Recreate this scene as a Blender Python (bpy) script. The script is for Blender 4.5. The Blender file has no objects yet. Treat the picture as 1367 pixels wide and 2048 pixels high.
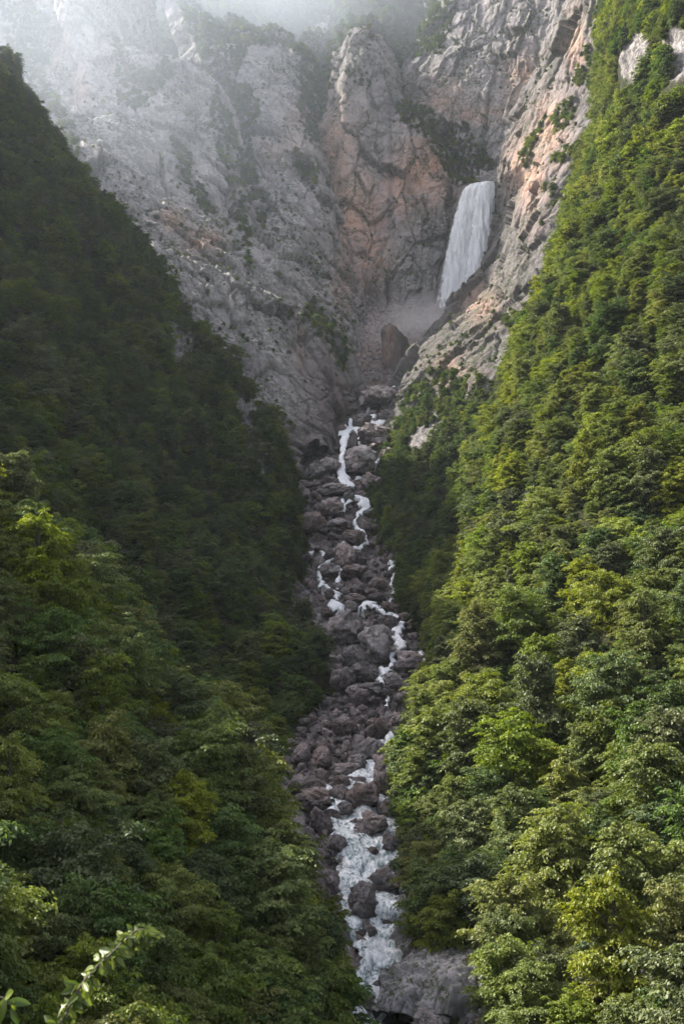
import bpy, bmesh, math, random
import numpy as np
from mathutils import Vector, Euler

random.seed(7); RNG = np.random.default_rng(7)
R = math.radians
sc = bpy.context.scene
COL = sc.collection

# ------------------------------------------------------------------ camera
FPX, CXP, CYP, PITCH = 1990.0, 683.5, 1024.0, R(8.0)
cam_d = bpy.data.cameras.new('camera'); cam = bpy.data.objects.new('camera', cam_d); COL.objects.link(cam)
cam_d.sensor_fit = 'VERTICAL'; cam_d.sensor_height = 36.0; cam_d.sensor_width = 24.0
cam_d.lens = 36.0 * FPX / 2048.0
cam.location = (0, 0, 0); cam.rotation_euler = (R(90) + PITCH, 0, 0)
cam_d.clip_start = 0.2; cam_d.clip_end = 6000
cam_d.dof.use_dof = True; cam_d.dof.focus_distance = 300.0; cam_d.dof.aperture_fstop = 11.0
sc.camera = cam

# ------------------------------------------------------------------ light
SUN_AZ, SUN_EL = R(65.0), R(43.8)            # azimuth to the left of the view direction (+Y)
to_sun = Vector((-math.sin(SUN_AZ) * math.cos(SUN_EL), math.cos(SUN_AZ) * math.cos(SUN_EL), math.sin(SUN_EL)))
w = bpy.data.worlds.new('World'); sc.world = w; w.use_nodes = True
nt = w.node_tree; nt.nodes.clear()
sky = nt.nodes.new('ShaderNodeTexSky'); sky.sky_type = 'NISHITA'; sky.sun_disc = False
sky.sun_elevation = SUN_EL; sky.sun_rotation = -SUN_AZ; sky.air_density = 1.0; sky.dust_density = 3.0; sky.ozone_density = 0.6
bg = nt.nodes.new('ShaderNodeBackground'); bg.inputs['Strength'].default_value = 0.125
wo = nt.nodes.new('ShaderNodeOutputWorld')
hsn = nt.nodes.new('ShaderNodeHueSaturation'); hsn.inputs['Saturation'].default_value = 0.45
tin = nt.nodes.new('ShaderNodeMix'); tin.data_type = 'RGBA'; tin.blend_type = 'MULTIPLY'; tin.inputs[0].default_value = 1.0; tin.inputs[7].default_value = (1.03, 0.98, 0.99, 1)
nt.links.new(sky.outputs[0], hsn.inputs['Color']); nt.links.new(hsn.outputs[0], tin.inputs[6]); nt.links.new(tin.outputs[2], bg.inputs[0]); nt.links.new(bg.outputs[0], wo.inputs[0])
sl = bpy.data.lights.new('sun', 'SUN'); sl.energy = 5.0; sl.angle = R(0.5); sl.color = (1.0, 0.94, 0.85)
so = bpy.data.objects.new('sun', sl); COL.objects.link(so)
so.rotation_euler = to_sun.to_track_quat('Z', 'Y').to_euler(); so.location = to_sun * 1500

vs = sc.view_settings
vs.view_transform = 'Standard'; vs.look = 'None'; vs.gamma = 1.0; vs.exposure = 1.7; vs.use_curve_mapping = False
cy = sc.cycles
cy.max_bounces = 5; cy.diffuse_bounces = 3; cy.glossy_bounces = 1; cy.transmission_bounces = 3
cy.transparent_max_bounces = 10; cy.volume_bounces = 1; cy.volume_step_rate = 2.0; cy.volume_max_steps = 64
cy.use_adaptive_sampling = True; cy.adaptive_threshold = 0.02
cy.use_denoising = True; cy.caustics_reflective = False; cy.caustics_refractive = False

HAZE_DENSITY = 0.00004

# ------------------------------------------------------------------ projection helpers (used to place real points at real distances)
cp, sp = math.cos(PITCH), math.sin(PITCH)
def P(px, py, d):
    x = (px - CXP) / FPX; z = (CYP - py) / FPX
    Y = cp - sp * z; Z = sp + cp * z
    return np.array((x * d / Y, d, Z * d / Y))
def proj(p):
    p = np.asarray(p); Y, Z = p[..., 1], p[..., 2]
    f = cp * Y + sp * Z; u = -sp * Y + cp * Z
    f = np.where(np.abs(f) < 1e-3, 1e-3, f)
    return CXP + FPX * p[..., 0] / f, CYP - FPX * u / f, f

# ------------------------------------------------------------------ noise
_T = np.random.default_rng(3).random((8, 65536)).astype(np.float32)
def _h(ix, iy, iz, ch=0):
    return _T[ch][((ix * 73856093) ^ (iy * 19349663) ^ (iz * 83492791) ^ (ch * 2654435)) & 0xFFFF]
def vnoise(p, seed=0):
    q = p + seed * 17.31
    i = np.floor(q).astype(np.int64); f = q - i; f = f * f * (3 - 2 * f)
    x, y, z = i[:, 0], i[:, 1], i[:, 2]; fx, fy, fz = f[:, 0], f[:, 1], f[:, 2]
    def L(a, b, t): return a + (b - a) * t
    return L(L(L(_h(x, y, z), _h(x+1, y, z), fx), L(_h(x, y+1, z), _h(x+1, y+1, z), fx), fy),
             L(L(_h(x, y, z+1), _h(x+1, y, z+1), fx), L(_h(x, y+1, z+1), _h(x+1, y+1, z+1), fx), fy), fz) * 2 - 1
def fbm(p, octv=4, seed=0, gain=0.5):
    s = 0; a = 1.0; t = 0
    for o in range(octv):
        s = s + a * vnoise(p * (2.03 ** o), seed + o); t += a; a *= gain
    return s / t
def ridged(p, octv=4, seed=0):
    s = 0; a = 1.0; t = 0
    for o in range(octv):
        s = s + a * (1 - 2 * np.abs(vnoise(p * (2.07 ** o), seed + o))); t += a; a *= 0.5
    return s / t
def facets(p, seed=0):
    """piecewise planar cell noise; returns (height, gap F2-F1)"""
    q = p + seed * 5.77
    b = np.floor(q - 0.5).astype(np.int64)
    f1 = np.full(len(p), 9.0); f2 = np.full(len(p), 9.0); hgt = np.zeros(len(p))
    for dx in (0, 1):
        for dy in (0, 1):
            for dz in (0, 1):
                x, y, z = b[:, 0] + dx, b[:, 1] + dy, b[:, 2] + dz
                c = np.stack((x + .5 + (_h(x, y, z, 1) - .5) * .8, y + .5 + (_h(x, y, z, 2) - .5) * .8, z + .5 + (_h(x, y, z, 3) - .5) * .8), 1)
                dl = q - c; dd = np.sqrt((dl * dl).sum(1))
                n = np.stack((_h(x, y, z, 4), _h(x, y, z, 5), _h(x, y, z, 6)), 1) * 2 - 1
                hh = (_h(x, y, z, 7) * 2 - 1) * .6 + (n * dl).sum(1) * 1.1
                near = dd < f1
                f2 = np.where(near, f1, np.minimum(f2, dd)); hgt = np.where(near, hh, hgt); f1 = np.where(near, dd, f1)
    return hgt, f2 - f1

# ------------------------------------------------------------------ object helpers
def link(o, parent=None):
    COL.objects.link(o)
    if parent is not None: o.parent = parent
    return o
def mesh_np(name, V, F, mats, attrs=None, smooth=True, midx=None):
    me = bpy.data.meshes.new(name)
    V = np.ascontiguousarray(V, dtype=np.float32); F = np.ascontiguousarray(F, dtype=np.int32)
    n = F.shape[1]
    me.vertices.add(len(V)); me.vertices.foreach_set('co', V.ravel())
    me.loops.add(F.size); me.loops.foreach_set('vertex_index', F.ravel())
    me.polygons.add(len(F)); me.polygons.foreach_set('loop_start', np.arange(0, F.size, n, dtype=np.int32))
    if smooth: me.polygons.foreach_set('use_smooth', np.ones(len(F), dtype=bool))
    if midx is not None: me.polygons.foreach_set('material_index', np.ascontiguousarray(midx, dtype=np.int32))
    for k, v in (attrs or {}).items():
        dom = 'POINT' if len(v) == len(V) else 'FACE'
        a = me.attributes.new(k, 'FLOAT', dom); a.data.foreach_set('value', np.ascontiguousarray(v, dtype=np.float32))
    for m in (mats if isinstance(mats, (list, tuple)) else [mats]): me.materials.append(m)
    me.update(calc_edges=True)
    return me
def tag(o, label=None, cat=None, group=None, kind=None):
    if label: o['label'] = label
    if cat: o['category'] = cat
    if group: o['group'] = group
    if kind: o['kind'] = kind
    return o

# ------------------------------------------------------------------ materials
class N:
    def __init__(s, name):
        s.m = bpy.data.materials.new(name); s.m.use_nodes = True; s.t = s.m.node_tree; s.t.nodes.clear()
        s.out = s.n('OutputMaterial')
    def n(s, typ, **kw):
        nd = s.t.nodes.new('ShaderNode' + typ)
        for k, v in kw.items():
            if k.startswith('_'): setattr(nd, k[1:], v)
            else:
                key = k.replace('__', ' ')
                s.set(nd.inputs[key], v)
        return nd
    def set(s, sock, v):
        if isinstance(v, bpy.types.NodeSocket): s.t.links.new(v, sock)
        elif isinstance(v, bpy.types.Node): s.t.links.new(v.outputs[0], sock)
        else:
            if sock.type == 'RGBA' and len(v) == 3: v = (*v, 1)
            sock.default_value = v
    def math(s, op, a, b=0.0, c=0.0, clamp=False):
        nd = s.t.nodes.new('ShaderNodeMath'); nd.operation = op; nd.use_clamp = clamp
        s.set(nd.inputs[0], a); s.set(nd.inputs[1], b)
        if op in ('MULTIPLY_ADD', 'SMOOTH_MIN'): s.set(nd.inputs[2], c)
        return nd.outputs[0]
    def mix(s, f, a, b, typ='MIX'):
        nd = s.t.nodes.new('ShaderNodeMix'); nd.data_type = 'RGBA'; nd.blend_type = typ
        s.set(nd.inputs[0], f); s.set(nd.inputs[6], a); s.set(nd.inputs[7], b)
        return nd.outputs[2]
    def ramp(s, v, pts):
        nd = s.t.nodes.new('ShaderNodeMapRange'); s.set(nd.inputs[0], v)
        nd.inputs[1].default_value, nd.inputs[2].default_value = pts[0], pts[1]
        nd.inputs[3].default_value, nd.inputs[4].default_value = (pts[2], pts[3]) if len(pts) > 2 else (0, 1)
        nd.clamp = True
        return nd.outputs[0]
    def coords(s, scale=(1, 1, 1), rot=(0, 0, 0), kind='Object'):
        tc = s.n('TexCoord'); mp = s.n('Mapping')
        s.t.links.new(tc.outputs[kind], mp.inputs[0]); mp.inputs['Scale'].default_value = scale; mp.inputs['Rotation'].default_value = rot
        return mp.outputs[0]
    def noise(s, vec, scale, detail=5, rough=.6, dist=0.0):
        nd = s.n('TexNoise'); s.set(nd.inputs['Vector'], vec); nd.inputs['Scale'].default_value = scale
        nd.inputs['Detail'].default_value = detail; nd.inputs['Roughness'].default_value = rough; nd.inputs['Distortion'].default_value = dist
        return nd.outputs[0]
    def attr(s, name):
        nd = s.n('Attribute'); nd.attribute_name = name; return nd.outputs['Fac']
    def done(s, surf):
        s.t.links.new(surf, s.out.inputs['Surface']); return s.m

def rock_material(name, light=(.36, .34, .335), dark=(.17, .165, .17), rust=(.40, .20, .12), lean=(0, 0, 0), bump=1.0, scale=1.0, wet_shade=(.07, .06, .06), bd=None, vary=False):
    k = N(name)
    c = k.coords((1, 1, 1)); cs = k.coords((1, 1, .16), lean)
    big = k.noise(c, .02 * scale, 6, .6, .5); med = k.noise(c, .16 * scale, 8, .65, .6); fine = k.noise(c, .9 * scale, 8, .7)
    streak = k.noise(cs, .16 * scale, 8, .68, .4)
    f = k.math('ADD', k.math('MULTIPLY', big, .45), k.math('MULTIPLY', med, .55))
    col = k.mix(k.ramp(f, (.40, .60)), dark, light)
    col = k.mix(k.ramp(streak, (.50, .66, 0, .75)), col, tuple(x * .8 for x in dark))
    pale = k.noise(cs, .33 * scale, 6, .7, .3)
    col = k.mix(k.ramp(pale, (.60, .72, 0, .65)), col, tuple(min(.6, x * 1.3) for x in light))
    # rust stains
    ra = k.math('MULTIPLY', k.attr('rust'), k.ramp(k.noise(c, .06 * scale, 6, .6, .8), (.30, .50)))
    col = k.mix(k.math('MULTIPLY', ra, 1.0, clamp=True), col, k.mix(med, rust, (.50, .33, .24)))
    # fissures
    rg = k.n('TexNoise', _noise_type='RIDGED_MULTIFRACTAL'); k.set(rg.inputs['Vector'], k.coords((1, 1, .38), lean)); rg.inputs['Scale'].default_value = .075 * scale
    rg.inputs['Detail'].default_value = 7; rg.inputs['Roughness'].default_value = .55; rg.inputs['Distortion'].default_value = .7
    ridge = rg.outputs[0]
    jn = k.attr('joint')
    col = k.mix(k.math('MULTIPLY', jn, .64), col, (.045, .043, .04))
    col = k.mix(k.ramp(ridge, (1.2, 1.9, 0, .35)), col, (.075, .07, .068))
    col = k.mix(k.ramp(fine, (.38, .7, .0, .20)), col, tuple(min(.62, x * 1.4) for x in light))
    # moss and grass on cracks and ledges
    mo = k.math('MULTIPLY', k.attr('moss'), k.ramp(k.noise(c, .45 * scale, 6, .7), (.47, .56)))
    col = k.mix(mo, col, (.045, .06, .022))
    col = k.mix(k.math('MULTIPLY', k.attr('wet'), 1.0, clamp=True), col, wet_shade)
    if vary:
        oi = k.n('ObjectInfo'); r_ = oi.outputs['Random']; hv = k.n('HueSaturation', Color=col)
        k.set(hv.inputs['Value'], k.math('ADD', .66, k.math('MULTIPLY', r_, .75))); k.set(hv.inputs['Saturation'], k.math('ADD', .6, k.math('MULTIPLY', k.math('FRACT', k.math('MULTIPLY', r_, 9.1)), .9)))
        col = hv.outputs[0]
    hgt = k.math('ADD', k.math('MULTIPLY', med, 1.4), k.math('SUBTRACT', k.math('MULTIPLY', fine, .4), k.math('MULTIPLY', ridge, .45)))
    hgt = k.math('ADD', hgt, k.math('MULTIPLY', streak, .8))
    bp = k.n('Bump', Strength=.9 * bump, Distance=(bd or 1.5 / scale)); k.set(bp.inputs['Height'], hgt)
    b = k.n('BsdfPrincipled', Base__Color=col, Roughness=.88, Normal=bp.outputs[0]); b.inputs['Specular IOR Level'].default_value = .25
    return k.done(b.outputs[0])

def soil_material(name):
    k = N(name); c = k.coords()
    a = k.noise(c, .25, 8, .7); b_ = k.noise(c, 1.6, 6, .7)
    col = k.mix(k.ramp(a, (.42, .62)), (.022, .030, .010), (.055, .045, .028))
    col = k.mix(k.ramp(b_, (.5, .7)), col, (.03, .05, .014))
    rk = k.ramp(k.math('ADD', k.attr('bare'), k.math('MULTIPLY', k.noise(c, .07, 6, .6, .5), .55)), (.62, .74))
    rc = k.mix(k.ramp(k.noise(k.coords((1, 1, .5)), .55, 9, .75, .9), (.40, .60)), (.06, .056, .054), (.36, .335, .32))
    rc = k.mix(k.math('MULTIPLY', k.attr('joint'), 2.2, clamp=True), rc, (.04, .04, .035))
    col = k.mix(rk, col, rc)
    bp = k.n('Bump', Strength=.8, Distance=1.2); k.set(bp.inputs['Height'], k.math('ADD', a, b_))
    b = k.n('BsdfPrincipled', Base__Color=col, Roughness=.95, Normal=bp.outputs[0]); b.inputs['Specular IOR Level'].default_value = .1
    return k.done(b.outputs[0])

def leaf_material(name, col, col2, trans=.35, gl=.035, gr=.5):
    k = N(name)
    oi = k.n('ObjectInfo'); r = oi.outputs['Random']
    lv = k.attr('lv')
    c = k.mix(k.ramp(lv, (.1, .9)), col, col2)
    hs = k.n('HueSaturation', Color=c)
    k.set(hs.inputs['Hue'], k.math('ADD', .490, k.math('MULTIPLY', r, .022)))
    k.set(hs.inputs['Value'], k.math('ADD', .66, k.math('MULTIPLY', k.math('FRACT', k.math('MULTIPLY', r, 7.31)), .42)))
    k.set(hs.inputs['Saturation'], k.math('ADD', .80, k.math('MULTIPLY', k.math('FRACT', k.math('MULTIPLY', r, 3.7)), .3)))
    d = k.n('BsdfDiffuse', Color=hs.outputs[0])
    tc = k.mix(1.0, hs.outputs[0], (1.25, 1.3, .55), 'MULTIPLY')
    t = k.n('BsdfTranslucent', Color=tc)
    g = k.n('BsdfGlossy', Roughness=gr); g.inputs['Color'].default_value = (.55, .55, .5, 1)
    m1 = k.n('MixShader', Fac=trans); k.set(m1.inputs[1], d); k.set(m1.inputs[2], t)
    m2 = k.n('MixShader', Fac=gl); k.set(m2.inputs[1], m1); k.set(m2.inputs[2], g)
    return k.done(m2.outputs[0])

def bark_material():
    k = N('bark'); c = k.coords((1, 1, .3)); n = k.noise(c, 6, 5, .7)
    col = k.mix(n, (.035, .026, .02), (.12, .10, .085))
    b = k.n('BsdfPrincipled', Base__Color=col, Roughness=.9)
    return k.done(b.outputs[0])

def water_material(name, foam=(.36, .56), base=(.16, .24, .24), stretch=(1, .35, .6), fs=.6, broken=1.0):
    k = N(name); c = k.coords(stretch)
    a = k.noise(c, fs, 8, .68, 1.2); b_ = k.noise(c, fs * 4, 6, .7, .5)
    f = k.ramp(k.math('ADD', a, k.math('MULTIPLY', k.math('SUBTRACT', b_, .5), .6)), foam)
    f = k.math('MAXIMUM', f, k.attr('foam'))
    col = k.mix(f, base, k.mix(k.ramp(b_, (.32, .62)), (.56, .60, .62), (.94, .94, .94)))
    rg = k.ramp(f, (0, 1, .12, .6))
    bp = k.n('Bump', Strength=.9, Distance=.45); k.set(bp.inputs['Height'], k.math('ADD', a, k.math('MULTIPLY', b_, .5)))
    b = k.n('BsdfPrincipled', Base__Color=col, Roughness=rg, Normal=bp.outputs[0])
    tr = k.n('BsdfTransparent')
    n2 = k.noise(k.coords((1, .5, .5)), fs * 2.2, 6, .7, .8)
    al = k.ramp(k.math('ADD', k.math('MULTIPLY', k.attr('body'), broken), k.math('MULTIPLY', k.math('SUBTRACT', n2, .5), 2.6)), (.30, .52))
    m = k.n('MixShader', Fac=al); k.set(m.inputs[1], tr); k.set(m.inputs[2], b)
    return k.done(m.outputs[0])

def fall_material():
    k = N('falling_water')
    c = k.coords((1, 1, .07)); c2 = k.coords((1, 1, .22))
    a = k.noise(c, .45, 7, .72, .3); b_ = k.noise(c2, 1.3, 6, .7, .4)
    col = k.mix(k.ramp(k.math('ADD', k.math('MULTIPLY', a, .6), k.math('MULTIPLY', b_, .4)), (.38, .62)), (.74, .76, .77), (.97, .97, .97))
    bp = k.n('Bump', Strength=.6, Distance=.6); k.set(bp.inputs['Height'], k.math('ADD', a, k.math('MULTIPLY', b_, .5)))
    d = k.n('BsdfDiffuse', Color=col, Normal=bp.outputs[0]); t = k.n('BsdfTranslucent', Color=col)
    m = k.n('MixShader', Fac=.35); k.set(m.inputs[1], d); k.set(m.inputs[2], t)
    tr = k.n('BsdfTransparent')
    al = k.ramp(k.math('ADD', k.attr('dens'), k.math('MULTIPLY', k.math('SUBTRACT', a, .5), 2.4)), (.0, .45))
    m2 = k.n('MixShader', Fac=al); k.set(m2.inputs[1], tr); k.set(m2.inputs[2], m)
    return k.done(m2.outputs[0])

M_BARK = bark_material()
TONES = {
    'yellow-green': leaf_material('leaf_yellow_green', (.085, .120, .012), (.28, .30, .045), .40),
    'fresh green':  leaf_material('leaf_fresh_green', (.060, .102, .014), (.195, .235, .038), .38),
    'deep green':   leaf_material('leaf_deep_green', (.036, .076, .018), (.120, .170, .040), .34),
    'grey-green':   leaf_material('leaf_grey_green', (.050, .078, .022), (.18, .20, .080), .28),
}
TONE_NAMES = list(TONES)
M_SOIL = soil_material('forest_floor')
M_CLIFF_L = rock_material('cliff_left_rock', (.36, .335, .33), (.175, .163, .165), lean=(0, R(-18), 0), wet_shade=(.135, .108, .102))
M_CLIFF_C = rock_material('cliff_centre_rock', (.32, .29, .28), (.135, .125, .128), lean=(0, R(4), 0))
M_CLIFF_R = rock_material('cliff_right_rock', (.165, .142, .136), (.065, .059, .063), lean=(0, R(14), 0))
M_BED = rock_material('riverbed_rock', (.34, .29, .28), (.09, .078, .078), scale=3.0)
M_OUT = rock_material('outcrop_rock', (.36, .34, .345), (.13, .125, .13), scale=4.0, lean=(0, R(20), 0))
M_KNOB = rock_material('dark_outcrop_rock', (.13, .105, .10), (.05, .042, .042), rust=(.10, .07, .06), scale=13, bd=2.0)
M_BOULDER = rock_material('boulder_rock', (.46, .40, .385), (.10, .085, .085), rust=(.20, .10, .05), scale=13, bump=1.1, bd=.9, vary=True)
M_WATER = water_material('white_water')
M_STREAM = water_material('cascade_water', foam=(.25, .45), base=(.46, .50, .51), broken=.88)
M_FALL = fall_material()

# ------------------------------------------------------------------ sheets: landforms built from control points, refined and fractured
def cr_up(A, n, axis):
    A = np.moveaxis(A, axis, 0); m = A.shape[0]
    Ae = np.concatenate((2 * A[:1] - A[1:2], A, 2 * A[-1:] - A[-2:-1]), 0)
    t = np.linspace(0, m - 1, n); i = np.minimum(t.astype(int), m - 2); f = (t - i).reshape(-1, *([1] * (A.ndim - 1)))
    p0, p1, p2, p3 = Ae[i], Ae[i + 1], Ae[i + 2], Ae[i + 3]
    out = .5 * ((2 * p1) + (-p0 + p2) * f + (2 * p0 - 5 * p1 + 4 * p2 - p3) * f * f + (-p0 + 3 * p1 - 3 * p2 + p3) * f ** 3)
    return np.moveaxis(out, 0, axis)
def grid_normals(V):
    du = np.gradient(V, axis=1); dv = np.gradient(V, axis=0)
    n = np.cross(du, dv); n /= (np.linalg.norm(n, axis=-1, keepdims=True) + 1e-9)
    return n
def inpoly(px, py, poly):
    c = np.zeros(px.shape, bool); n = len(poly); j = n - 1
    for i in range(n):
        xi, yi = poly[i]; xj, yj = poly[j]
        c ^= ((yi > py) != (yj > py)) & (px < (xj - xi) * (py - yi) / (yj - yi + 1e-9) + xi); j = i
    return c
def blobs(px, py, bl):
    s = np.zeros(px.shape)
    for (x, y, rx, ry, a) in bl: s = np.maximum(s, a * np.exp(-(((px - x) / rx) ** 2 + ((py - y) / ry) ** 2)))
    return s
def basis(lean_x=0.0, lean_y=0.0):
    """rotation whose third axis is the strata direction"""
    z = np.array((math.sin(lean_x), math.sin(lean_y), 1.0)); z /= np.linalg.norm(z)
    x = np.cross((0, 1, 0), z); x /= np.linalg.norm(x); y = np.cross(z, x)
    return np.stack((x, y, z), 1)
SHEETS = {}
class Sheet:
    def __init__(s, name, rows, nu, nv, mat, disp, seed=0, attrs=None, lean=0.0, cat=None, label=None, objname='cliff'):
        C = np.array([[P(*c) for c in r] for r in rows])
        V = cr_up(cr_up(C, nv, 0), nu, 1)
        nr = grid_normals(V)
        mid = V[nv // 2, nu // 2]
        if (nr * (-V)).sum(-1).mean() < 0: nr = -nr
        flat = V.reshape(-1, 3); B = basis(lean)
        q = flat @ B
        h, crack = disp(flat, q, seed)
        V = (flat + nr.reshape(-1, 3) * h[:, None]).reshape(nv, nu, 3)
        s.V = V; s.n = grid_normals(V)
        if (s.n * nr).sum() < 0: s.n = -s.n
        s.name = name; px, py, f = proj(V); s.px, s.py, s.f = px, py, f
        s.h = h.reshape(nv, nu); s.crack = crack.reshape(nv, nu)
        at = {}
        at['joint'] = s.crack.ravel() if mat.name.startswith(('cliff', 'outcrop')) else s.crack.ravel() * .3
        for k in ('rust', 'wet', 'moss', 'bare', 'foam'):
            if attrs and k in attrs:
                a = attrs[k]; at[k] = (a(px, py, s) if callable(a) else np.full(px.shape, float(a))).ravel()
        idx = np.arange(nu * nv).reshape(nv, nu)
        F = np.stack((idx[:-1, :-1], idx[:-1, 1:], idx[1:, 1:], idx[1:, :-1]), -1).reshape(-1, 4)
        me = mesh_np(name, V.reshape(-1, 3), F, mat, at)
        s.o = link(bpy.data.objects.new(objname, me)); tag(s.o, kind='structure')
        if label: s.o['label'] = label
        SHEETS[name] = s
    def at(s, px, py):
        """world point of this landform seen at a given direction"""
        dd = (s.px - px) ** 2 + (s.py - py) ** 2
        m = dd < dd.min() + 60.0
        k = np.argmin(np.where(m, s.f, 1e9)); return s.V.reshape(-1, 3)[k], s.n.reshape(-1, 3)[k]

def cliff_disp(big=9.0, mid=3.2, small=.9, zs=.5, wl=70.0, k=1.0):
    def f(p, q, seed):
        p = p / k; q = q / k
        wq = q + np.stack((fbm(p / 22, 4, seed + 1), fbm(p / 22, 4, seed + 2), fbm(p / 22, 4, seed + 3)), 1) * 5.5
        st = np.array((1, 1, zs))
        h = big * ridged(wq * st / wl, 4, seed) * .9
        a, g1 = facets(wq * st / 34.0, seed + 4); h = h + a * mid * 1.7
        b, g2 = facets(wq * st / 13.0, seed + 5); h = h + b * mid * .62
        c, g3 = facets(wq * st / 5.2, seed + 6); h = h + c * small * .9
        def joint(stv, L, wd, sd):
            n1 = np.abs(vnoise(wq * stv / L, sd) + .35 * vnoise(wq * stv / L * 2.7, sd + 1)); return np.clip(1 - n1 / wd, 0, 1)
        msk = np.clip(.55 + fbm(p / 30, 3, seed + 12) * 1.8, 0, 1); msk2 = np.clip(.35 + fbm(p / 20, 3, seed + 14) * 2.2, 0, 1)
        j1 = joint(np.array((1, 1, .22)), 24.0, .10, seed + 20); j2 = joint(np.array((.3, .3, 1.0)), 17.0, .09, seed + 30) * msk
        j3 = joint(np.array((1, 1, .3)), 8.5, .12, seed + 40) * msk2; j4 = joint(np.array((.45, .45, 1)), 6.5, .11, seed + 50) * msk2 * .8
        edge = np.clip(1 - g1 / .05, 0, 1) + np.clip(1 - g2 / .06, 0, 1) * msk * .7
        J = np.clip(np.maximum(np.maximum(j1 * (.3 + .7 * msk), j2 * .8), np.maximum(np.maximum(j3, j4) * .8, edge)), 0, 1)
        h = h - J * 2.0 + fbm(p / 1.9, 3, seed + 8) * .35
        return h * k, J * (1 - .5 * np.clip(edge, 0, 1))
    return f
def soil_disp(a=2.0):
    def f(p, q, seed):
        h = a * 2.6 * fbm(p / 46, 3, seed) + a * .9 * ridged(p / 28, 2, seed + 2) + a * .8 * fbm(p / 9, 3, seed + 4)
        b, g = facets(p / 5.0, seed + 5)
        return h + b * .5 * a / 2, np.clip(1 - g / .1, 0, 1)
    return f
def bed_disp(p, q, seed):
    a, g1 = facets(p / 6.0, seed); b, g2 = facets(p / 2.2, seed + 2)
    h = a * 1.4 + b * .8 + fbm(p / 14, 3, seed) * 1.0 + fbm(p / .8, 2, seed + 3) * .12
    return h, np.clip(1 - g1 / .1, 0, 1)

LS = [  # shaded left slope; unseen columns at far left shaped to steer its shadow
 [(-1000,60,380),(-450,120,470),(-260,140,530),(-120,140,580),(-100,220,620),(-80,320,680)],
 [(-900,-100,290),(-350,-20,390),(-180,40,440),(-30,130,475),(0,210,545),(0,320,620)],
 [(-900,-150,245),(-250,250,330),(0,290,400),(140,350,450),(180,420,520),(190,520,600)],
 [(-900,-150,205),(-200,550,285),(140,590,360),(355,650,430),(400,720,500),(410,800,570)],
 [(-900,250,170),(-150,800,245),(250,870,330),(525,880,420),(570,930,480),(590,980,540)],
 [(-900,560,145),(-150,990,212),(300,1090,290),(580,1110,370),(630,1150,410),(670,1200,440)],
 [(-900,850,125),(-170,1080,188),(350,1260,260),(640,1330,300),(700,1350,325),(750,1380,330)],
 [(-900,1000,110),(-130,1180,165),(400,1440,228),(610,1460,252),(670,1490,262),(730,1520,258)],
 [(-900,1100,95),(-60,1400,148),(430,1640,185),(590,1630,202),(670,1650,203),(750,1670,198)],
 [(-900,2100,80),(150,2000,125),(430,1930,150),(590,1860,162),(670,1850,165),(750,1850,160)],
]
LN = [  # near left spur; unseen left columns raised to shade the lower right bank
 [(-700,1000,160),(-120,1180,165),(20,1210,170),(100,1260,176),(150,1300,182),(210,1340,190)],
 [(-700,640,108),(-200,940,118),(20,1110,130),(100,1150,140),(140,1200,155),(200,1270,170)],
 [(-700,850,88),(-200,1090,104),(130,1260,118),(250,1320,130),(300,1380,145),(340,1450,160)],
 [(-700,1300,72),(-80,1430,94),(190,1450,108),(385,1480,125),(440,1540,138),(480,1600,150)],
 [(-700,1600,58),(-50,1700,78),(230,1640,94),(470,1650,112),(530,1710,122),(580,1770,132)],
 [(-700,1950,48),(-50,1950,66),(280,1860,83),(535,1845,101),(605,1895,110),(655,1935,118)],
 [(-700,2350,40),(-50,2250,57),(280,2150,73),(590,2060,92),(655,2090,100),(705,2110,106)],
 [(-700,3000,36),(-50,2750,50),(280,2500,64),(530,2350,82),(640,2300,90),(720,2300,96)],
]
RW = [  # sunlit right slope
 [(1240,-140,540),(1270,-180,470),(1300,-220,430),(1370,-280,400),(1500,-330,370),(2100,-520,310)],
 [(1185,270,500),(1215,240,440),(1240,225,395),(1310,170,360),(1420,60,330),(2100,-100,270)],
 [(1100,550,440),(1120,520,390),(1140,500,350),(1240,460,315),(1400,380,285),(2100,250,230)],
 [(1030,770,400),(1045,740,350),(1070,720,310),(1190,700,280),(1400,640,245),(2100,550,190)],
 [(960,980,360),(980,960,315),(1005,945,275),(1160,920,240),(1400,880,210),(2100,850,160)],
 [(905,1190,310),(925,1180,275),(955,1170,240),(1130,1170,205),(1400,1150,175),(2100,1150,130)],
 [(850,1350,260),(865,1350,235),(895,1350,210),(1110,1370,180),(1400,1380,150),(2100,1420,105)],
 [(830,1510,230),(828,1500,205),(850,1490,185),(1090,1530,155),(1400,1580,128),(2100,1650,88)],
 [(830,1720,190),(825,1700,170),(848,1690,155),(1065,1740,133),(1400,1800,108),(2100,1900,72)],
 [(800,1900,150),(812,1880,140),(845,1865,132),(1050,1920,115),(1400,2000,92),(2100,2150,60)],
 [(740,2010,118),(765,2020,113),(860,2035,109),(1030,2080,100),(1400,2200,80),(2100,2500,50)],
 [(700,2150,108),(780,2200,100),(880,2250,92),(1080,2350,84),(1400,2500,66),(2100,2900,42)],
]
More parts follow.
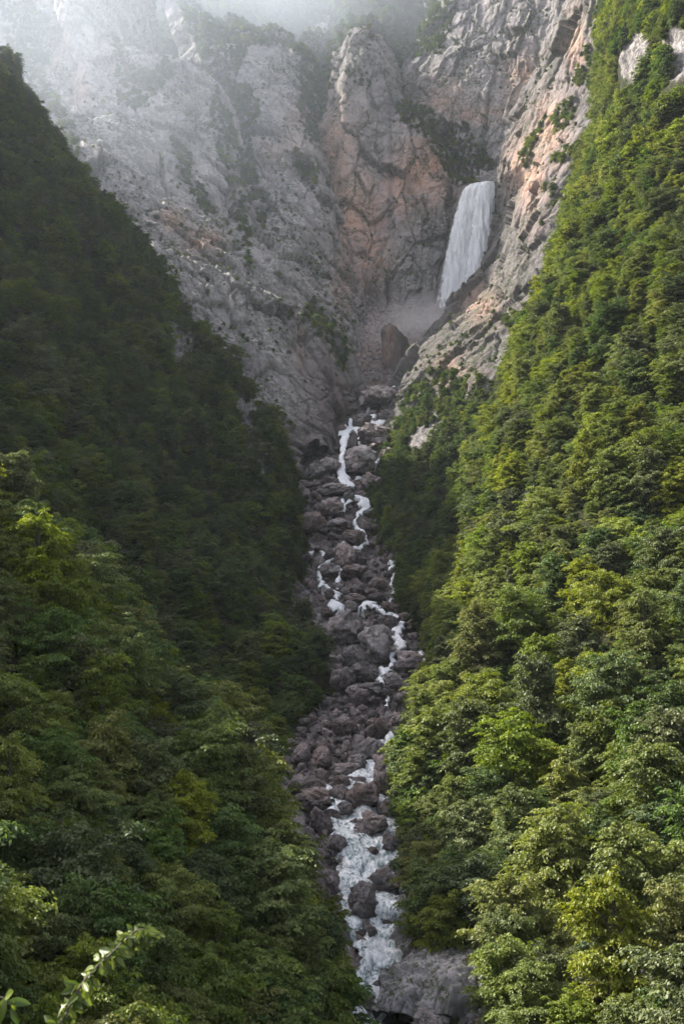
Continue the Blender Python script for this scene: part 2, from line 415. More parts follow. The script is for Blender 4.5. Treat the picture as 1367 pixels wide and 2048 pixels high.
RM = [  # dark wood between the stream and the sunlit slope
 [(775,860,560),(805,855,510),(855,840,480),(930,820,450),(1020,820,400),(1150,870,350)],
 [(745,960,500),(775,950,465),(835,940,440),(910,930,410),(1000,940,370),(1120,990,320)],
 [(740,1060,455),(772,1055,425),(825,1055,400),(900,1055,372),(980,1065,340),(1100,1090,290)],
 [(775,1160,410),(806,1155,385),(845,1155,362),(900,1165,340),(970,1175,310),(1080,1190,270)],
 [(805,1240,360),(832,1238,345),(865,1235,330),(910,1240,310),(960,1250,290),(1060,1270,250)],
 [(840,1310,320),(868,1300,310),(895,1300,300),(930,1310,285),(980,1310,265),(1060,1330,235)],
]
BED = [
 [(450,2280,88),(600,2260,90),(760,2250,92),(920,2230,92),(1150,2180,92)],
 [(540,2020,105),(640,2045,108),(740,2050,110),(870,2045,112),(1040,2020,110)],
 [(580,1850,128),(650,1895,130),(745,1905,130),(810,1900,132),(900,1860,135)],
 [(540,1650,160),(630,1695,163),(745,1705,165),(815,1700,167),(900,1660,170)],
 [(490,1500,212),(575,1530,207),(700,1550,205),(820,1550,208),(920,1500,212)],
 [(560,1430,256),(625,1452,250),(715,1450,245),(830,1440,248),(950,1390,255)],
 [(540,1300,300),(650,1340,292),(745,1350,290),(870,1340,292),(1000,1280,300)],
 [(540,1190,350),(640,1240,342),(740,1250,340),(860,1245,345),(980,1180,350)],
 [(500,1040,420),(590,1092,412),(700,1100,410),(800,1095,412),(900,1020,420)],
 [(490,930,470),(575,985,458),(680,1000,455),(770,995,455),(880,930,462)],
 [(510,850,520),(595,900,508),(700,900,505),(790,890,505),(880,820,510)],
 [(550,770,570),(650,820,556),(740,825,550),(810,815,548),(900,740,555)],
 [(590,680,640),(670,740,612),(760,755,602),(830,750,600),(920,660,610)],
 [(590,600,760),(670,635,740),(780,650,730),(870,640,730),(970,600,740)],
 [(560,540,840),(650,575,810),(780,590,800),(900,595,800),(1020,560,810)],
]
CL = [  # great pale cliff on the left
 [(-400,-220,780),(40,-220,860),(140,-260,800),(220,-210,830),(290,-160,850),(330,-100,930)],
 [(-350,50,700),(50,30,780),(135,0,740),(200,60,755),(255,140,790),(295,180,870)],
 [(-300,200,620),(90,200,690),(200,180,690),(320,150,735),(420,160,775),(455,230,860)],
 [(-200,350,560),(150,330,620),(260,330,640),(370,330,670),(450,330,700),(480,380,790)],
 [(-100,500,520),(200,450,570),(320,460,595),(420,460,620),(485,470,650),(520,510,740)],
 [(100,650,490),(300,580,525),(400,570,550),(480,560,575),(555,560,610),(600,600,690)],
 [(250,800,470),(400,700,500),(480,680,525),(560,670,545),(630,645,575),(665,690,640)],
 [(350,900,460),(480,820,485),(550,790,505),(595,780,522),(668,760,548),(705,790,600)],
 [(440,970,452),(520,905,470),(565,872,485),(605,862,500),(652,852,520),(690,866,555)],
 [(470,1070,430),(535,1000,442),(568,955,457),(598,928,472),(632,906,486),(668,915,510)],
]
CM = [  # second spur behind it
 [(300,-60,1000),(400,30,975),(500,60,970),(590,80,985),(650,40,1070)],
 [(380,170,900),(450,140,870),(530,140,865),(595,160,885),(640,180,970)],
 [(420,330,830),(470,300,790),(540,280,790),(605,280,812),(650,310,880)],
 [(440,430,760),(500,420,730),(560,410,735),(625,430,760),(680,450,830)],
 [(460,530,700),(530,520,680),(600,510,690),(655,540,718),(697,560,790)],
 [(520,620,660),(580,600,645),(640,600,655),(685,622,690),(725,640,770)],
 [(600,740,610),(630,710,610),(670,700,620),(690,705,645),(740,725,710)],
]
CC = [  # orange stained headwall and the lip of the falls
 [(540,230,1010),(640,160,1010),(690,110,960),(760,100,960),(800,210,960),(860,300,940),(905,370,910),(960,380,890),(1040,340,860)],
 [(560,270,940),(640,230,920),(700,78,870),(755,82,870),(800,215,850),(850,262,835),(905,345,820),(960,372,806),(1040,330,800)],
 [(560,350,880),(640,300,870),(700,230,845),(755,230,845),(800,300,835),(850,330,825),(905,400,812),(960,430,808),(1040,420,800)],
 [(560,450,850),(630,410,840),(700,390,825),(755,380,830),(800,400,820),(850,420,812),(905,470,806),(960,500,806),(1040,500,795)],
 [(580,560,820),(650,520,805),(700,500,800),(755,500,805),(800,500,798),(845,520,795),(895,550,796),(950,580,800),(1040,600,790)],
 [(620,645,780),(680,625,775),(710,620,775),(755,620,778),(800,620,775),(845,625,775),(885,650,782),(940,690,790),(1040,700,780)],
]
CW = [  # back wall above the falls
 [(790,-160,1040),(880,-160,1000),(980,-160,950),(1090,-160,910),(1200,-160,860),(1380,-160,820)],
 [(850,30,990),(905,30,955),(1000,60,920),(1100,60,885),(1200,50,840),(1360,0,800)],
 [(780,200,975),(850,140,935),(960,170,902),(1080,180,870),(1180,150,830),(1330,150,790)],
 [(790,300,940),(860,260,905),(950,280,880),(1050,290,850),(1130,300,820),(1290,300,780)],
 [(820,400,910),(890,380,885),(950,400,862),(1020,420,840),(1100,440,815),(1260,460,780)],
]
CR = [  # right buttress in front of the falls
 [(1180,-170,770),(1195,-200,710),(1215,-220,650),(1270,-220,600),(1360,-220,560),(1520,-220,520)],
 [(1120,60,790),(1135,40,725),(1155,30,665),(1205,30,605),(1290,30,555),(1470,20,500)],
 [(1040,225,790),(1060,205,735),(1085,200,675),(1150,200,605),(1225,200,550),(1400,200,480)],
 [(1000,360,800),(1012,345,745),(1030,345,685),(1080,340,610),(1150,350,550),(1320,360,470)],
 [(985,500,790),(990,495,735),(1006,490,675),(1050,480,590),(1110,500,530),(1270,520,440)],
 [(905,640,765),(914,622,705),(938,612,635),(1000,600,570),(1070,610,510),(1220,640,420)],
 [(842,708,710),(850,698,645),(866,696,588),(920,690,545),(1010,700,490),(1170,750,400)],
 [(797,795,645),(803,790,595),(818,785,548),(870,780,510),(960,790,465),(1100,850,390)],
 [(775,890,575),(783,885,532),(800,885,505),(860,890,478),(940,900,438),(1050,960,370)],
]
UP = [  # misty wooded heights
 [(-500,-260,1350),(100,-240,1300),(400,-240,1280),(620,-240,1300),(800,-240,1260),(1000,-240,1260),(1500,-240,1200)],
 [(-500,0,1100),(150,0,1060),(400,-20,1060),(620,60,1130),(720,0,1050),(850,20,1040),(1300,0,1080)],
 [(-500,200,950),(230,200,900),(430,150,960),(615,180,1020),(700,130,960),(850,160,990),(1100,200,1000)],
 [(-500,400,850),(250,400,850),(450,350,880),(630,280,930),(720,280,920),(850,300,930),(1100,380,960)],
]
nz = lambda V, s, sd=0: fbm(V.V.reshape(-1, 3) / s, 4, sd).reshape(V.px.shape)
def moss_attr(px, py, s): return np.clip(.25 + s.crack * .8 + (s.n[..., 2] > .55) * .8 + nz(s, 30, 9) * .8, 0, 1)
def rust(bl): return lambda px, py, s: np.clip(blobs(px, py, bl) * (1 + nz(s, 12, 4) * .6), 0, 1)
def wet(bl): return lambda px, py, s: np.clip(blobs(px, py, bl) * (1 + nz(s, 9, 5) * .5), 0, .9)  # wet rock; on the left cliff it also carries painted shade

Sheet('heights', UP, 260, 130, M_SOIL, soil_disp(9.0), 11, {'bare': .0}, objname='hills')
Sheet('back_wall', CW, 360, 330, M_CLIFF_C, cliff_disp(8, 3.0, .8, .4), 21,
      {'rust': rust([(1050,170,40,60,.7),(880,200,50,40,.5),(960,230,80,20,.6),(1130,120,40,40,.6)]), 'moss': moss_attr, 'wet': wet([(0,0,1,1,0)])}, lean=.22)
Sheet('headwall', CC, 460, 420, M_CLIFF_C, cliff_disp(9, 4.4, 1.0, .42, 60), 31,
      {'rust': rust([(660,330,50,110,1.0),(700,430,70,90,1.0),(740,500,40,80,.9),(850,340,60,70,.95),(640,250,30,50,.5),(800,380,50,60,.7),(720,570,40,40,.6),(930,400,25,30,.7)]),
       'moss': moss_attr, 'wet': wet([(890,560,18,70,.9),(870,610,40,30,.9),(985,470,22,90,.8),(760,590,60,40,.5),(780,340,6,200,.5)])}, lean=.04)
Sheet('middle_spur', CM, 320, 440, M_CLIFF_L, cliff_disp(9, 3.6, 1.0, .6), 41,
      {'rust': rust([(570,290,50,30,.4),(600,240,30,30,.5),(690,560,25,60,.7)]), 'moss': moss_attr, 'wet': wet([(0,0,1,1,0)])}, lean=-.2)
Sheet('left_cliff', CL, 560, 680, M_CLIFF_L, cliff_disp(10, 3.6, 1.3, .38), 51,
      {'rust': rust([(345,440,30,22,.8),(405,480,40,26,.8),(115,90,25,60,.4),(230,110,20,40,.5),(600,690,12,50,.5),(160,170,20,40,.4)]),
       'moss': moss_attr, 'wet': wet([(665,790,65,140,.85),(610,890,60,60,.75),(610,700,35,100,.5)])}, lean=-.5)  # blobs darken the lower wall: wet stain plus shade put into the colour
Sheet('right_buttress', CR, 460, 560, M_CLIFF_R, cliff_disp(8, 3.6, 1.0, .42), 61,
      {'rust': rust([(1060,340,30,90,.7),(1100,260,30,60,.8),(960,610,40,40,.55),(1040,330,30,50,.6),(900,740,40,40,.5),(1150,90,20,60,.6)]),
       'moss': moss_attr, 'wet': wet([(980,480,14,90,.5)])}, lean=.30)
bed = Sheet('riverbed', BED, 330, 900, M_BED, bed_disp, 71,
      {'rust': rust([(760,720,90,70,.9)]), 'moss': .15, 'wet': wet([(770,735,95,60,.8),(745,1600,70,160,.35),(700,900,60,60,.3)])}, objname='riverbed')
def bare_blobs(bl): return lambda px, py, s: blobs(px, py, bl)
left_s = Sheet('left_slope', LS, 300, 420, M_SOIL, soil_disp(6.0), 81,
      {'bare': bare_blobs([(355,680,34,48,1.0),(485,830,26,70,1.0),(515,915,24,50,1.0),(210,490,14,20,.6),(650,1220,14,90,.7)])}, objname='left_hillside')
right_m = Sheet('stream_wood', RM, 200, 240, M_SOIL, soil_disp(2.6), 91,
      {'bare': bare_blobs([(850,845,60,40,.9),(775,1110,20,60,.9),(830,880,40,30,.7)])}, objname='right_hillside')
right_s = Sheet('right_slope', RW, 300, 480, M_SOIL, soil_disp(3.6), 101,
      {'bare': bare_blobs([(870,1960,130,75,1.0),(1290,1900,40,60,.9),(1050,1000,14,50,.7),(1225,430,14,30,.7),(1350,110,40,70,.8),(1265,110,40,70,.7)])}, objname='right_hillside')
OC = [
 [(800,1800,150),(812,1785,146),(845,1815,138),(905,1885,128),(960,1935,122),(1030,1985,116)],
 [(785,1905,134),(802,1895,130),(850,1900,124),(910,1930,119),(965,1975,114),(1040,2020,110)],
 [(755,1960,124),(780,1955,120),(845,1960,115),(910,1980,112),(970,2010,109),(1040,2045,106)],
 [(715,2015,116),(750,2005,113),(825,2010,110),(905,2022,108),(970,2035,106),(1040,2060,104)],
 [(690,2070,112),(745,2055,110),(825,2048,108.5),(905,2046,107),(970,2052,105),(1040,2075,103)],
]
Sheet('river_outcrop', OC, 220, 220, M_OUT, cliff_disp(7, 3.2, 1.2, .45, 40, .30), 121, {'rust': .0, 'moss': moss_attr, 'wet': wet([(770,2050,60,12,.6)])}, lean=.3)
near_l = Sheet('near_spur', LN, 220, 260, M_SOIL, soil_disp(1.4), 111, {'bare': .0}, objname='left_hillside')

# far ground under everything
gm = bpy.data.meshes.new('ground'); gz = float(min(s.V[..., 2].min() for s in SHEETS.values())) - 4
gv, gf = [], []
ng = 60
for j in range(ng + 1):
    for i in range(ng + 1):
        x = -2200 + 4400 * i / ng; y = -1400 + 4400 * j / ng
        gv.append((x, y, gz + 2.0 * math.sin(i * 1.7) * math.cos(j * 1.3)))
for j in range(ng):
    for i in range(ng): gf.append((j*(ng+1)+i, j*(ng+1)+i+1, (j+1)*(ng+1)+i+1, (j+1)*(ng+1)+i))
go = link(bpy.data.objects.new('ground', mesh_np('ground', np.array(gv), np.array(gf), M_SOIL))); tag(go, kind='structure')

# coarse depth buffer of the landforms: what can be seen of what is scattered on them
ZB = np.full((256, 171), 1e9)
for s in SHEETS.values():
    u = (s.px / 8).astype(int).ravel(); v = (s.py / 8).astype(int).ravel(); d = s.f.ravel()
    ok = (u >= 0) & (u < 171) & (v >= 0) & (v < 256) & (d > 1)
    np.minimum.at(ZB, (v[ok], u[ok]), d[ok])
def visible(p, tol=14.0):
    px, py, f = proj(p)
    if not (-30 < px < 1397 and -30 < py < 2078): return False
    u = min(170, max(0, int(px / 8))); v = min(255, max(0, int(py / 8)))
    return f < ZB[v, u] + tol

# ------------------------------------------------------------------ trees
def tube(pts, rad, sides):
    V, F = [], []
    for k, (p, r) in enumerate(zip(pts, rad)):
        d = (pts[min(k + 1, len(pts) - 1)] - pts[max(k - 1, 0)]); d = d / (np.linalg.norm(d) + 1e-9)
        a = np.cross(d, (.31, .95, .1)); a /= np.linalg.norm(a) + 1e-9; b = np.cross(d, a)
        for j in range(sides):
            t = 2 * math.pi * j / sides; V.append(p + r * (math.cos(t) * a + math.sin(t) * b))
    for k in range(len(pts) - 1):
        for j in range(sides):
            F.append((k*sides+j, k*sides+(j+1) % sides, (k+1)*sides+(j+1) % sides, (k+1)*sides+j))
    return np.array(V), np.array(F)
def tree_arrays(seed, H, Rc, nlimb, nspr, nleaf, leaf, low=.2, flat=.22, droop=.3, sides=5, form=1.0, srad=.17):
    """limbs leave the trunk at uneven heights and carry fans of flattened, drooping leaf sprays"""
    g = np.random.default_rng(seed)
    H = H * .90; t0 = low * .6 + (.80 - low * .6) * (np.arange(nlimb) + g.random(nlimb)) / nlimb
    az = np.arange(nlimb) * 2.39996 + g.normal(0, .35, nlimb)
    el = R(14) + R(50) * np.clip((t0 - .2) / .66, 0, 1) ** 1.3 + g.normal(0, .12, nlimb)
    L = Rc * form * (1.10 - .26 * np.clip((t0 - .35) / .6, 0, 1)) * (.58 + .72 * g.random(nlimb)) * np.clip(.45 + t0 * 1.5, .45, 1.0)
    L[-2:] = Rc * .62; el[-2:] = (1.1, 1.3)
    D = np.stack((np.cos(az) * np.cos(el), np.sin(az) * np.cos(el), np.sin(el)), 1); S = np.stack((-np.sin(az), np.cos(az), np.zeros(nlimb)), 1)
    li = np.repeat(np.arange(nlimb), nspr); ns = len(li)
    u = .22 + .78 * np.tile((np.arange(nspr) + .5) / nspr, nlimb) + g.normal(0, .03, ns)
    sd = (np.tile(np.arange(nspr), nlimb) % 3 - 1) * (1.05 - u * .75) * L[li] * .42 * (.6 + .8 * g.random(ns))
    base = np.stack((0 * t0, 0 * t0, t0 * H), 1)
    C = base[li] + D[li] * (L[li] * u)[:, None] + S[li] * sd[:, None]
    C[:, 2] -= .16 * L[li] * u ** 3 + np.abs(sd) * .22; C += g.normal(0, .10, (ns, 3)) * (1, 1, .8)
    srs = Rc * srad * (.55 + .9 * g.random(ns)) * (1.15 - .35 * u)
    fan = D[li] * (1, 1, .35) + S[li] * np.sign(sd)[:, None] * .6; fan[:, 2] -= .25; fan /= np.linalg.norm(fan, axis=1, keepdims=True)
    t = np.clip(t0, .1, 1.1); s_top = .86
    pw = srs ** 1.4; k = g.choice(ns, nleaf, p=pw / pw.sum())
    rs = srs[k]; f_ = fan[k]; side = np.cross(f_, (0, 0, 1.0)); side /= np.linalg.norm(side, axis=1, keepdims=True) + 1e-6; nrm = np.cross(side, f_)
    a_ = g.normal(0, .62, nleaf) * rs * 1.05; b_ = g.normal(0, .42, nleaf) * rs; c_ = g.normal(0, .5, nleaf) * flat * rs
    Q = C[k] + f_ * a_[:, None] + side * b_[:, None] + nrm * c_[:, None]
    Q[:, 2] -= droop * (a_ ** 2 + b_ ** 2) / (rs + .05)
    ax = f_ * .8 + side * (np.sign(b_) * .6)[:, None] + g.normal(0, .42, (nleaf, 3)); ax[:, 2] -= .30
    ax /= np.linalg.norm(ax, axis=1, keepdims=True)
    nn = nrm + g.normal(0, .55, (nleaf, 3))
    b = np.cross(nn, ax); b /= np.linalg.norm(b, axis=1, keepdims=True) + 1e-9
    Lf = (leaf * (.6 + .75 * g.random(nleaf)))[:, None]; W = Lf * .33
    V = np.stack((Q - ax * Lf * .5, Q + b * W, Q + ax * Lf * .5 + np.array((0, 0, -.22)) * Lf, Q - b * W), 1).reshape(-1, 3)
    F = np.arange(nleaf * 4).reshape(-1, 4)
    lv = np.clip(g.random(nleaf) * .65 + .35 * g.random(ns)[k], 0, 1)
    # trunk with limbs running out to the sprays
    TV, TF, o = [], [], 0
    lean = g.normal(0, .05, 2) * H
    pts = [np.array((lean[0] * s * s, lean[1] * s * s, s * H * .86)) for s in (-.06, .1, .3, .5, .7, .86, 1)]
    rad = [H * .022 * (1 - .85 * s) for s in (0, .1, .3, .5, .7, .86, 1)]
    v_, f_ = tube(pts, rad, sides + 1); TV.append(v_); TF.append(f_ + o); o += len(v_)
    for j in range(nlimb):
        s = min(1, t0[j] / .86); p0 = np.array((lean[0] * s * s, lean[1] * s * s, (t0[j] - .05) * H)); p2 = base[j] + D[j] * L[j] * .98 - (0, 0, .16 * L[j]); p1 = base[j] + D[j] * L[j] * .5
        v_, f_ = tube([p0, p1, p2], [H * .0085 * (1.2 - t[j] * .7), H * .005, H * .0016], 4); TV.append(v_); TF.append(f_ + o); o += len(v_)
    return V, F, lv, np.concatenate(TV), np.concatenate(TF)

NEAR, MID, FAR, MIDM, NEARM = [], [], [], [], []       # near: (crown mesh, trunk mesh, tone, form); far: single meshes
forms = [('round-topped', dict(H=9.5, Rc=4.3, form=1.0, droop=.30)), ('tall', dict(H=12.5, Rc=3.9, form=.95, droop=.35)), ('spreading', dict(H=8.2, Rc=5.0, form=1.05, droop=.22)), ('bushy', dict(H=7.2, Rc=3.9, form=1.0, droop=.3, low=.08))]
s_ = 100
for ti, tn in enumerate(TONE_NAMES):
    for fi, (fn, kw) in enumerate(forms):
        s_ += 1
        big = dict(kw)
        V, F, lv, TV, TF = tree_arrays(s_, nlimb=26, nspr=11, nleaf=26000, leaf=.25, srad=.155, **big)
        nearraw = (V, F, lv, TV, TF, tn)
        NEAR.append((mesh_np('crown', V, F, TONES[tn], {'lv': lv}, False), mesh_np('trunk', TV, TF, M_BARK), tn, fn, kw['H'], kw['Rc']))
        V, F, lv, TV, TF = tree_arrays(s_ + 50, nlimb=22, nspr=8, nleaf=9500, leaf=.38, srad=.18, **big)
        MID.append((mesh_np('crown', V, F, TONES[tn], {'lv': lv}, False), mesh_np('trunk', TV, TF, M_BARK), tn, fn, kw['H'], kw['Rc']))
        MIDM.append((V, F, lv, TV, TF, tn)); NEARM.append(nearraw)
        if fi in (0, 2, 3):
            V, F, lv, TV, TF = tree_arrays(s_ + 90, nlimb=14, nspr=6, nleaf=2200, leaf=.72, srad=.23, sides=3, **big)
            FAR.append((V, F, lv, TV, TF, tn))
protos = bpy.data.collections.new('woodland_kit')
for i, (V, F, lv, TV, TF, tn) in enumerate(FAR + MIDM + NEARM):
    me = mesh_np('far_tree', np.concatenate((V, TV)), np.concatenate((F, TF + len(V))), [TONES[tn], M_BARK],
                 {'lv': np.concatenate((lv, np.zeros(len(TF))))}, False, np.concatenate((np.zeros(len(F)), np.ones(len(TF)))))
    protos.objects.link(bpy.data.objects.new('a%02d' % i, me))
NFAR = len(FAR)
fartones = [f[5] for f in FAR]; midtones = [f[5] for f in MIDM]; NMID = len(MIDM)


def instancer(name, pts, rots, scls, idx, coll, label, cat):
    me = bpy.data.meshes.new(name); me.vertices.add(len(pts)); me.vertices.foreach_set('co', np.asarray(pts, dtype=np.float32).ravel())
    for k, v in (('rot', rots), ('scl', scls)):
        a = me.attributes.new(k, 'FLOAT_VECTOR', 'POINT'); a.data.foreach_set('vector', np.asarray(v, dtype=np.float32).ravel())
    a = me.attributes.new('pick', 'INT', 'POINT'); a.data.foreach_set('value', np.asarray(idx, dtype=np.int32))
    o = link(bpy.data.objects.new(name, me)); tag(o, label, cat, kind='stuff')
    g = bpy.data.node_groups.new(name, 'GeometryNodeTree')
    g.interface.new_socket('Geometry', in_out='INPUT', socket_type='NodeSocketGeometry'); g.interface.new_socket('Geometry', in_out='OUTPUT', socket_type='NodeSocketGeometry')
    n = g.nodes; gi, gout = n.new('NodeGroupInput'), n.new('NodeGroupOutput')
    ip = n.new('GeometryNodeInstanceOnPoints'); ci = n.new('GeometryNodeCollectionInfo')
    ci.inputs['Collection'].default_value = coll; ci.inputs['Separate Children'].default_value = True; ci.inputs['Reset Children'].default_value = True
    def at(nm, ty):
        x = n.new('GeometryNodeInputNamedAttribute'); x.data_type = ty; x.inputs['Name'].default_value = nm
        return x.outputs['Attribute']
    L = g.links
    L.new(gi.outputs[0], ip.inputs['Points']); L.new(ci.outputs[0], ip.inputs['Instance']); ip.inputs['Pick Instance'].default_value = True
    L.new(at('pick', 'INT'), ip.inputs['Instance Index']); L.new(at('scl', 'FLOAT_VECTOR'), ip.inputs['Scale'])
    er = n.new('FunctionNodeEulerToRotation'); L.new(at('rot', 'FLOAT_VECTOR'), er.inputs[0]); L.new(er.outputs[0], ip.inputs['Rotation'])
    L.new(ip.outputs[0], gout.inputs[0])
    md = o.modifiers.new('scatter', 'NODES'); md.node_group = g
    return o

def scatter(s, n, spacing, accept=None, seed=0):
    """dart throwing over a landform; spacing(px,py) in metres"""
    g = np.random.default_rng(seed)
    V = s.V; a = np.linalg.norm(np.cross(V[1:, :-1] - V[:-1, :-1], V[:-1, 1:] - V[:-1, :-1]), axis=-1)
    pr = a.ravel() / a.sum(); k = g.choice(len(pr), n, p=pr)
    nv, nu = a.shape; i, j = k // nu, k % nu; fu, fv = g.random(n)[:, None], g.random(n)[:, None]
    p = V[i, j] * (1-fu) * (1-fv) + V[i, j+1] * fu * (1-fv) + V[i+1, j] * (1-fu) * fv + V[i+1, j+1] * fu * fv
    px, py, f = proj(p); nr = s.n[i, j]
    keep = np.ones(n, bool) if accept is None else accept(px, py, p, nr, s.crack[i, j], g)
    out = []; cell = {}
    for q in np.nonzero(keep)[0]:
        sp_ = spacing; key = (int(p[q, 0] // sp_), int(p[q, 1] // sp_), int(p[q, 2] // sp_)); ok = True
        for dx in (-1, 0, 1):
            for dy in (-1, 0, 1):
                for dz in (-1, 0, 1):
                    for r in cell.get((key[0]+dx, key[1]+dy, key[2]+dz), ()):
                        if (p[r, 0]-p[q, 0])**2 + (p[r, 1]-p[q, 1])**2 + (p[r, 2]-p[q, 2])**2 < sp_*sp_: ok = False; break
                    if not ok: break
                if not ok: break
            if not ok: break
        if ok: cell.setdefault(key, []).append(q); out.append(q)
    out = np.array(out, int)
    return p[out], nr[out], px[out], py[out]

NO_RIGHT = [[(740,1840),(850,1850),(905,1890),(960,1950),(1020,2060),(1010,2300),(700,2300)], [(1262,1870),(1300,1850),(1330,1930),(1300,1980),(1270,1960)],
            [(1335,30),(1400,30),(1400,190),(1335,190)], [(1235,90),(1290,30),(1312,60),(1262,190),(1228,205)], [(1130,640),(1150,640),(1150,680),(1130,680)], [(1040,950),(1062,960),(1062,1040),(1035,1030)], [(1212,420),(1235,425),(1230,460),(1212,455)]]
NO_LEFT = [[(330,645),(372,655),(380,720),(345,715)], [(466,785),(496,795),(512,850),(500,870),(478,850)], [(505,900),(528,905),(534,955),(512,945)], [(200,480),(222,480),(222,505),(200,500)], [(640,1190),(662,1230),(668,1330),(650,1300)]]
NO_MID = [[(815,850),(890,810),(890,850),(845,880),(820,890)], [(760,1075),(800,1075),(800,1200),(765,1150)]]
def notin(polys): return lambda px, py, p, nr, c, g: ~np.any([inpoly(px, py - 25, q) for q in polys], axis=0)
def chan(py):   # visible channel edges
    ys = [2048,1905,1705,1600,1550,1500,1450,1380,1300,1200,1100,1000,940,880,820,780]
    l = [660,670,650,600,575,575,600,660,665,640,605,585,580,640,665,690]; r = [800,800,812,812,822,822,830,835,860,800,780,745,750,790,800,800]
    return np.interp(-py, [-y for y in ys], l), np.interp(-py, [-y for y in ys], r)
trees = []   # (point, zone, tone weights, scale)
def add(zone, res, tones, smin, smax, seed):
    g = np.random.default_rng(seed)
    p, nr, px, py = res
    for k in range(len(p)): trees.append((p[k], zone, TONE_NAMES[g.choice(4, p=tones)], smin + (smax - smin) * g.random() ** 2.0, g.random() * 6.283, g.random()))
add('near', scatter(near_l, 8000, 4.0, None, 1), (.22, .36, .30, .12), .62, 1.25, 1)
add('left', scatter(left_s, 24000, 5.0, notin(NO_LEFT), 2), (.01, .36, .44, .19), .55, 1.35, 2)
add('right', scatter(right_s, 30000, 4.3, notin(NO_RIGHT), 3), (.34, .34, .16, .16), .55, 1.35, 3)
add('mid', scatter(right_m, 9000, 4.6, notin(NO_MID), 4), (.02, .18, .64, .16), .5, 1.15, 4)

def clears(t):
    p, z, tn, s, rz, r1 = t; px, py, f = proj(p + (0, 0, 5.5 * s))
    if py < 1000 or f < 40: return True
    w_ = 3.4 * s * FPX / f; h_ = 4.5 * s * FPX / f
    for yy in (py - h_ * .5, py, py + h_ * .6):
        if yy > 2060: continue
        l, r = chan(yy); o_ = min(px + w_, r) - max(px - w_, l)
        lim = 30 if z == 'right' and yy < 1700 else 16 if not (z == 'near' and yy > 1830) else 55
        if o_ > lim: return False
    return True
trees = [t for t in trees if clears(t)]
for (px_, py_, d_, sc_, tn_) in ((690, 2085, 101, .74, 'deep green'), (640, 2050, 99, .9, 'fresh green'), (655, 1930, 118, .72, 'fresh green')):
    q_ = P(px_, py_, d_); trees.append((q_, 'near', tn_, sc_, px_ * .1, (px_ * .37) % 1))
scored = []
for k, (p, z, tn, s, rz, r1) in enumerate(trees):
    c = p + (0, 0, 5.5 * s); px, py, f = proj(c)
    inside = -20 < px < 1387 and -20 < py < 2068 and f > 20
    vis = inside and visible(p + (0, 0, 8.0 * s), 6.0)
    # crowded near trees hide those right behind them
    scored.append((s / f if vis else 0, k))
scored.sort(reverse=True)
single = [k for v, k in scored[:286] if v > 0]
rest = [k for v, k in scored[286:]]

def nth(n): return ['first', 'second', 'third', 'fourth', 'fifth', 'sixth', 'seventh', 'eighth', 'ninth', 'tenth', 'eleventh', 'twelfth', 'thirteenth', 'fourteenth', 'fifteenth'][n] if n < 15 else '%dth' % (n + 1)
ZN = {'near': 'on the spur below the bridge side', 'left': 'on the shaded wooded slope', 'right': 'on the sunlit wooded slope', 'mid': 'in the dark wood beside the cascade'}
BANDS = [(0, 380, 'level with the cliffs above the waterfall'), (380, 640, 'level with the waterfall'), (640, 860, 'level with the misty basin'), (860, 1080, 'level with the upper cascade'),
         (1080, 1300, 'level with the middle cascade'), (1300, 1500, 'level with the dry boulders'), (1500, 1700, 'level with the upper rapids'), (1700, 1880, 'level with the lower rapids'), (1880, 2300, 'level with the bottom pool')]
def band(py, bands):
    for a, b, s in bands:
        if py < b: return s
    return bands[-1][2]
treeobjs = []
for k in single:
    p, z, tn, s, rz, r1 = trees[k]
    d = np.linalg.norm(p)
    kit = NEAR if d < 360 else MID
    c = [q for q in kit if q[2] == tn]; crown, trunk, _, fn, H, Rc = c[int(r1 * 3.999)]
    e = link(bpy.data.objects.new('tree', None)); e.empty_display_size = 1
    e.location = p - (0, 0, .5); e.rotation_euler = (0, 0, rz); e.scale = (s, s, s * (.9 + .25 * ((r1 * 7) % 1)))
    link(bpy.data.objects.new('crown', crown), e); link(bpy.data.objects.new('trunk', trunk), e)
    px, py, f = proj(p + (0, 0, 5 * s))
    treeobjs.append((e, z, tn, fn, float(px), float(py)))
groups = {}
for t in treeobjs: groups.setdefault((t[1], band(t[5], BANDS), t[2], t[3]), []).append(t)
SHORT = {'near': 'on near spur', 'left': 'on shaded slope', 'right': 'on sunlit slope', 'mid': 'in dark streamside wood'}
GRP = {'near': 'broadleaf trees on the near spur', 'left': 'broadleaf trees on the shaded slope', 'right': 'broadleaf trees on the sunlit slope', 'mid': 'broadleaf trees in the wood beside the cascade'}
for (z, bd, tn, fn), ts in groups.items():
    ts.sort(key=lambda t: t[4] if z in ('right', 'mid') else -t[4])
    for i, t in enumerate(ts):
        lab = '%s %s tree %s, %s' % (fn, tn, SHORT[z], bd)
        if len(ts) > 1: lab += ', %s from the stream' % nth(i)
        tag(t[0], lab, 'tree', GRP[z])

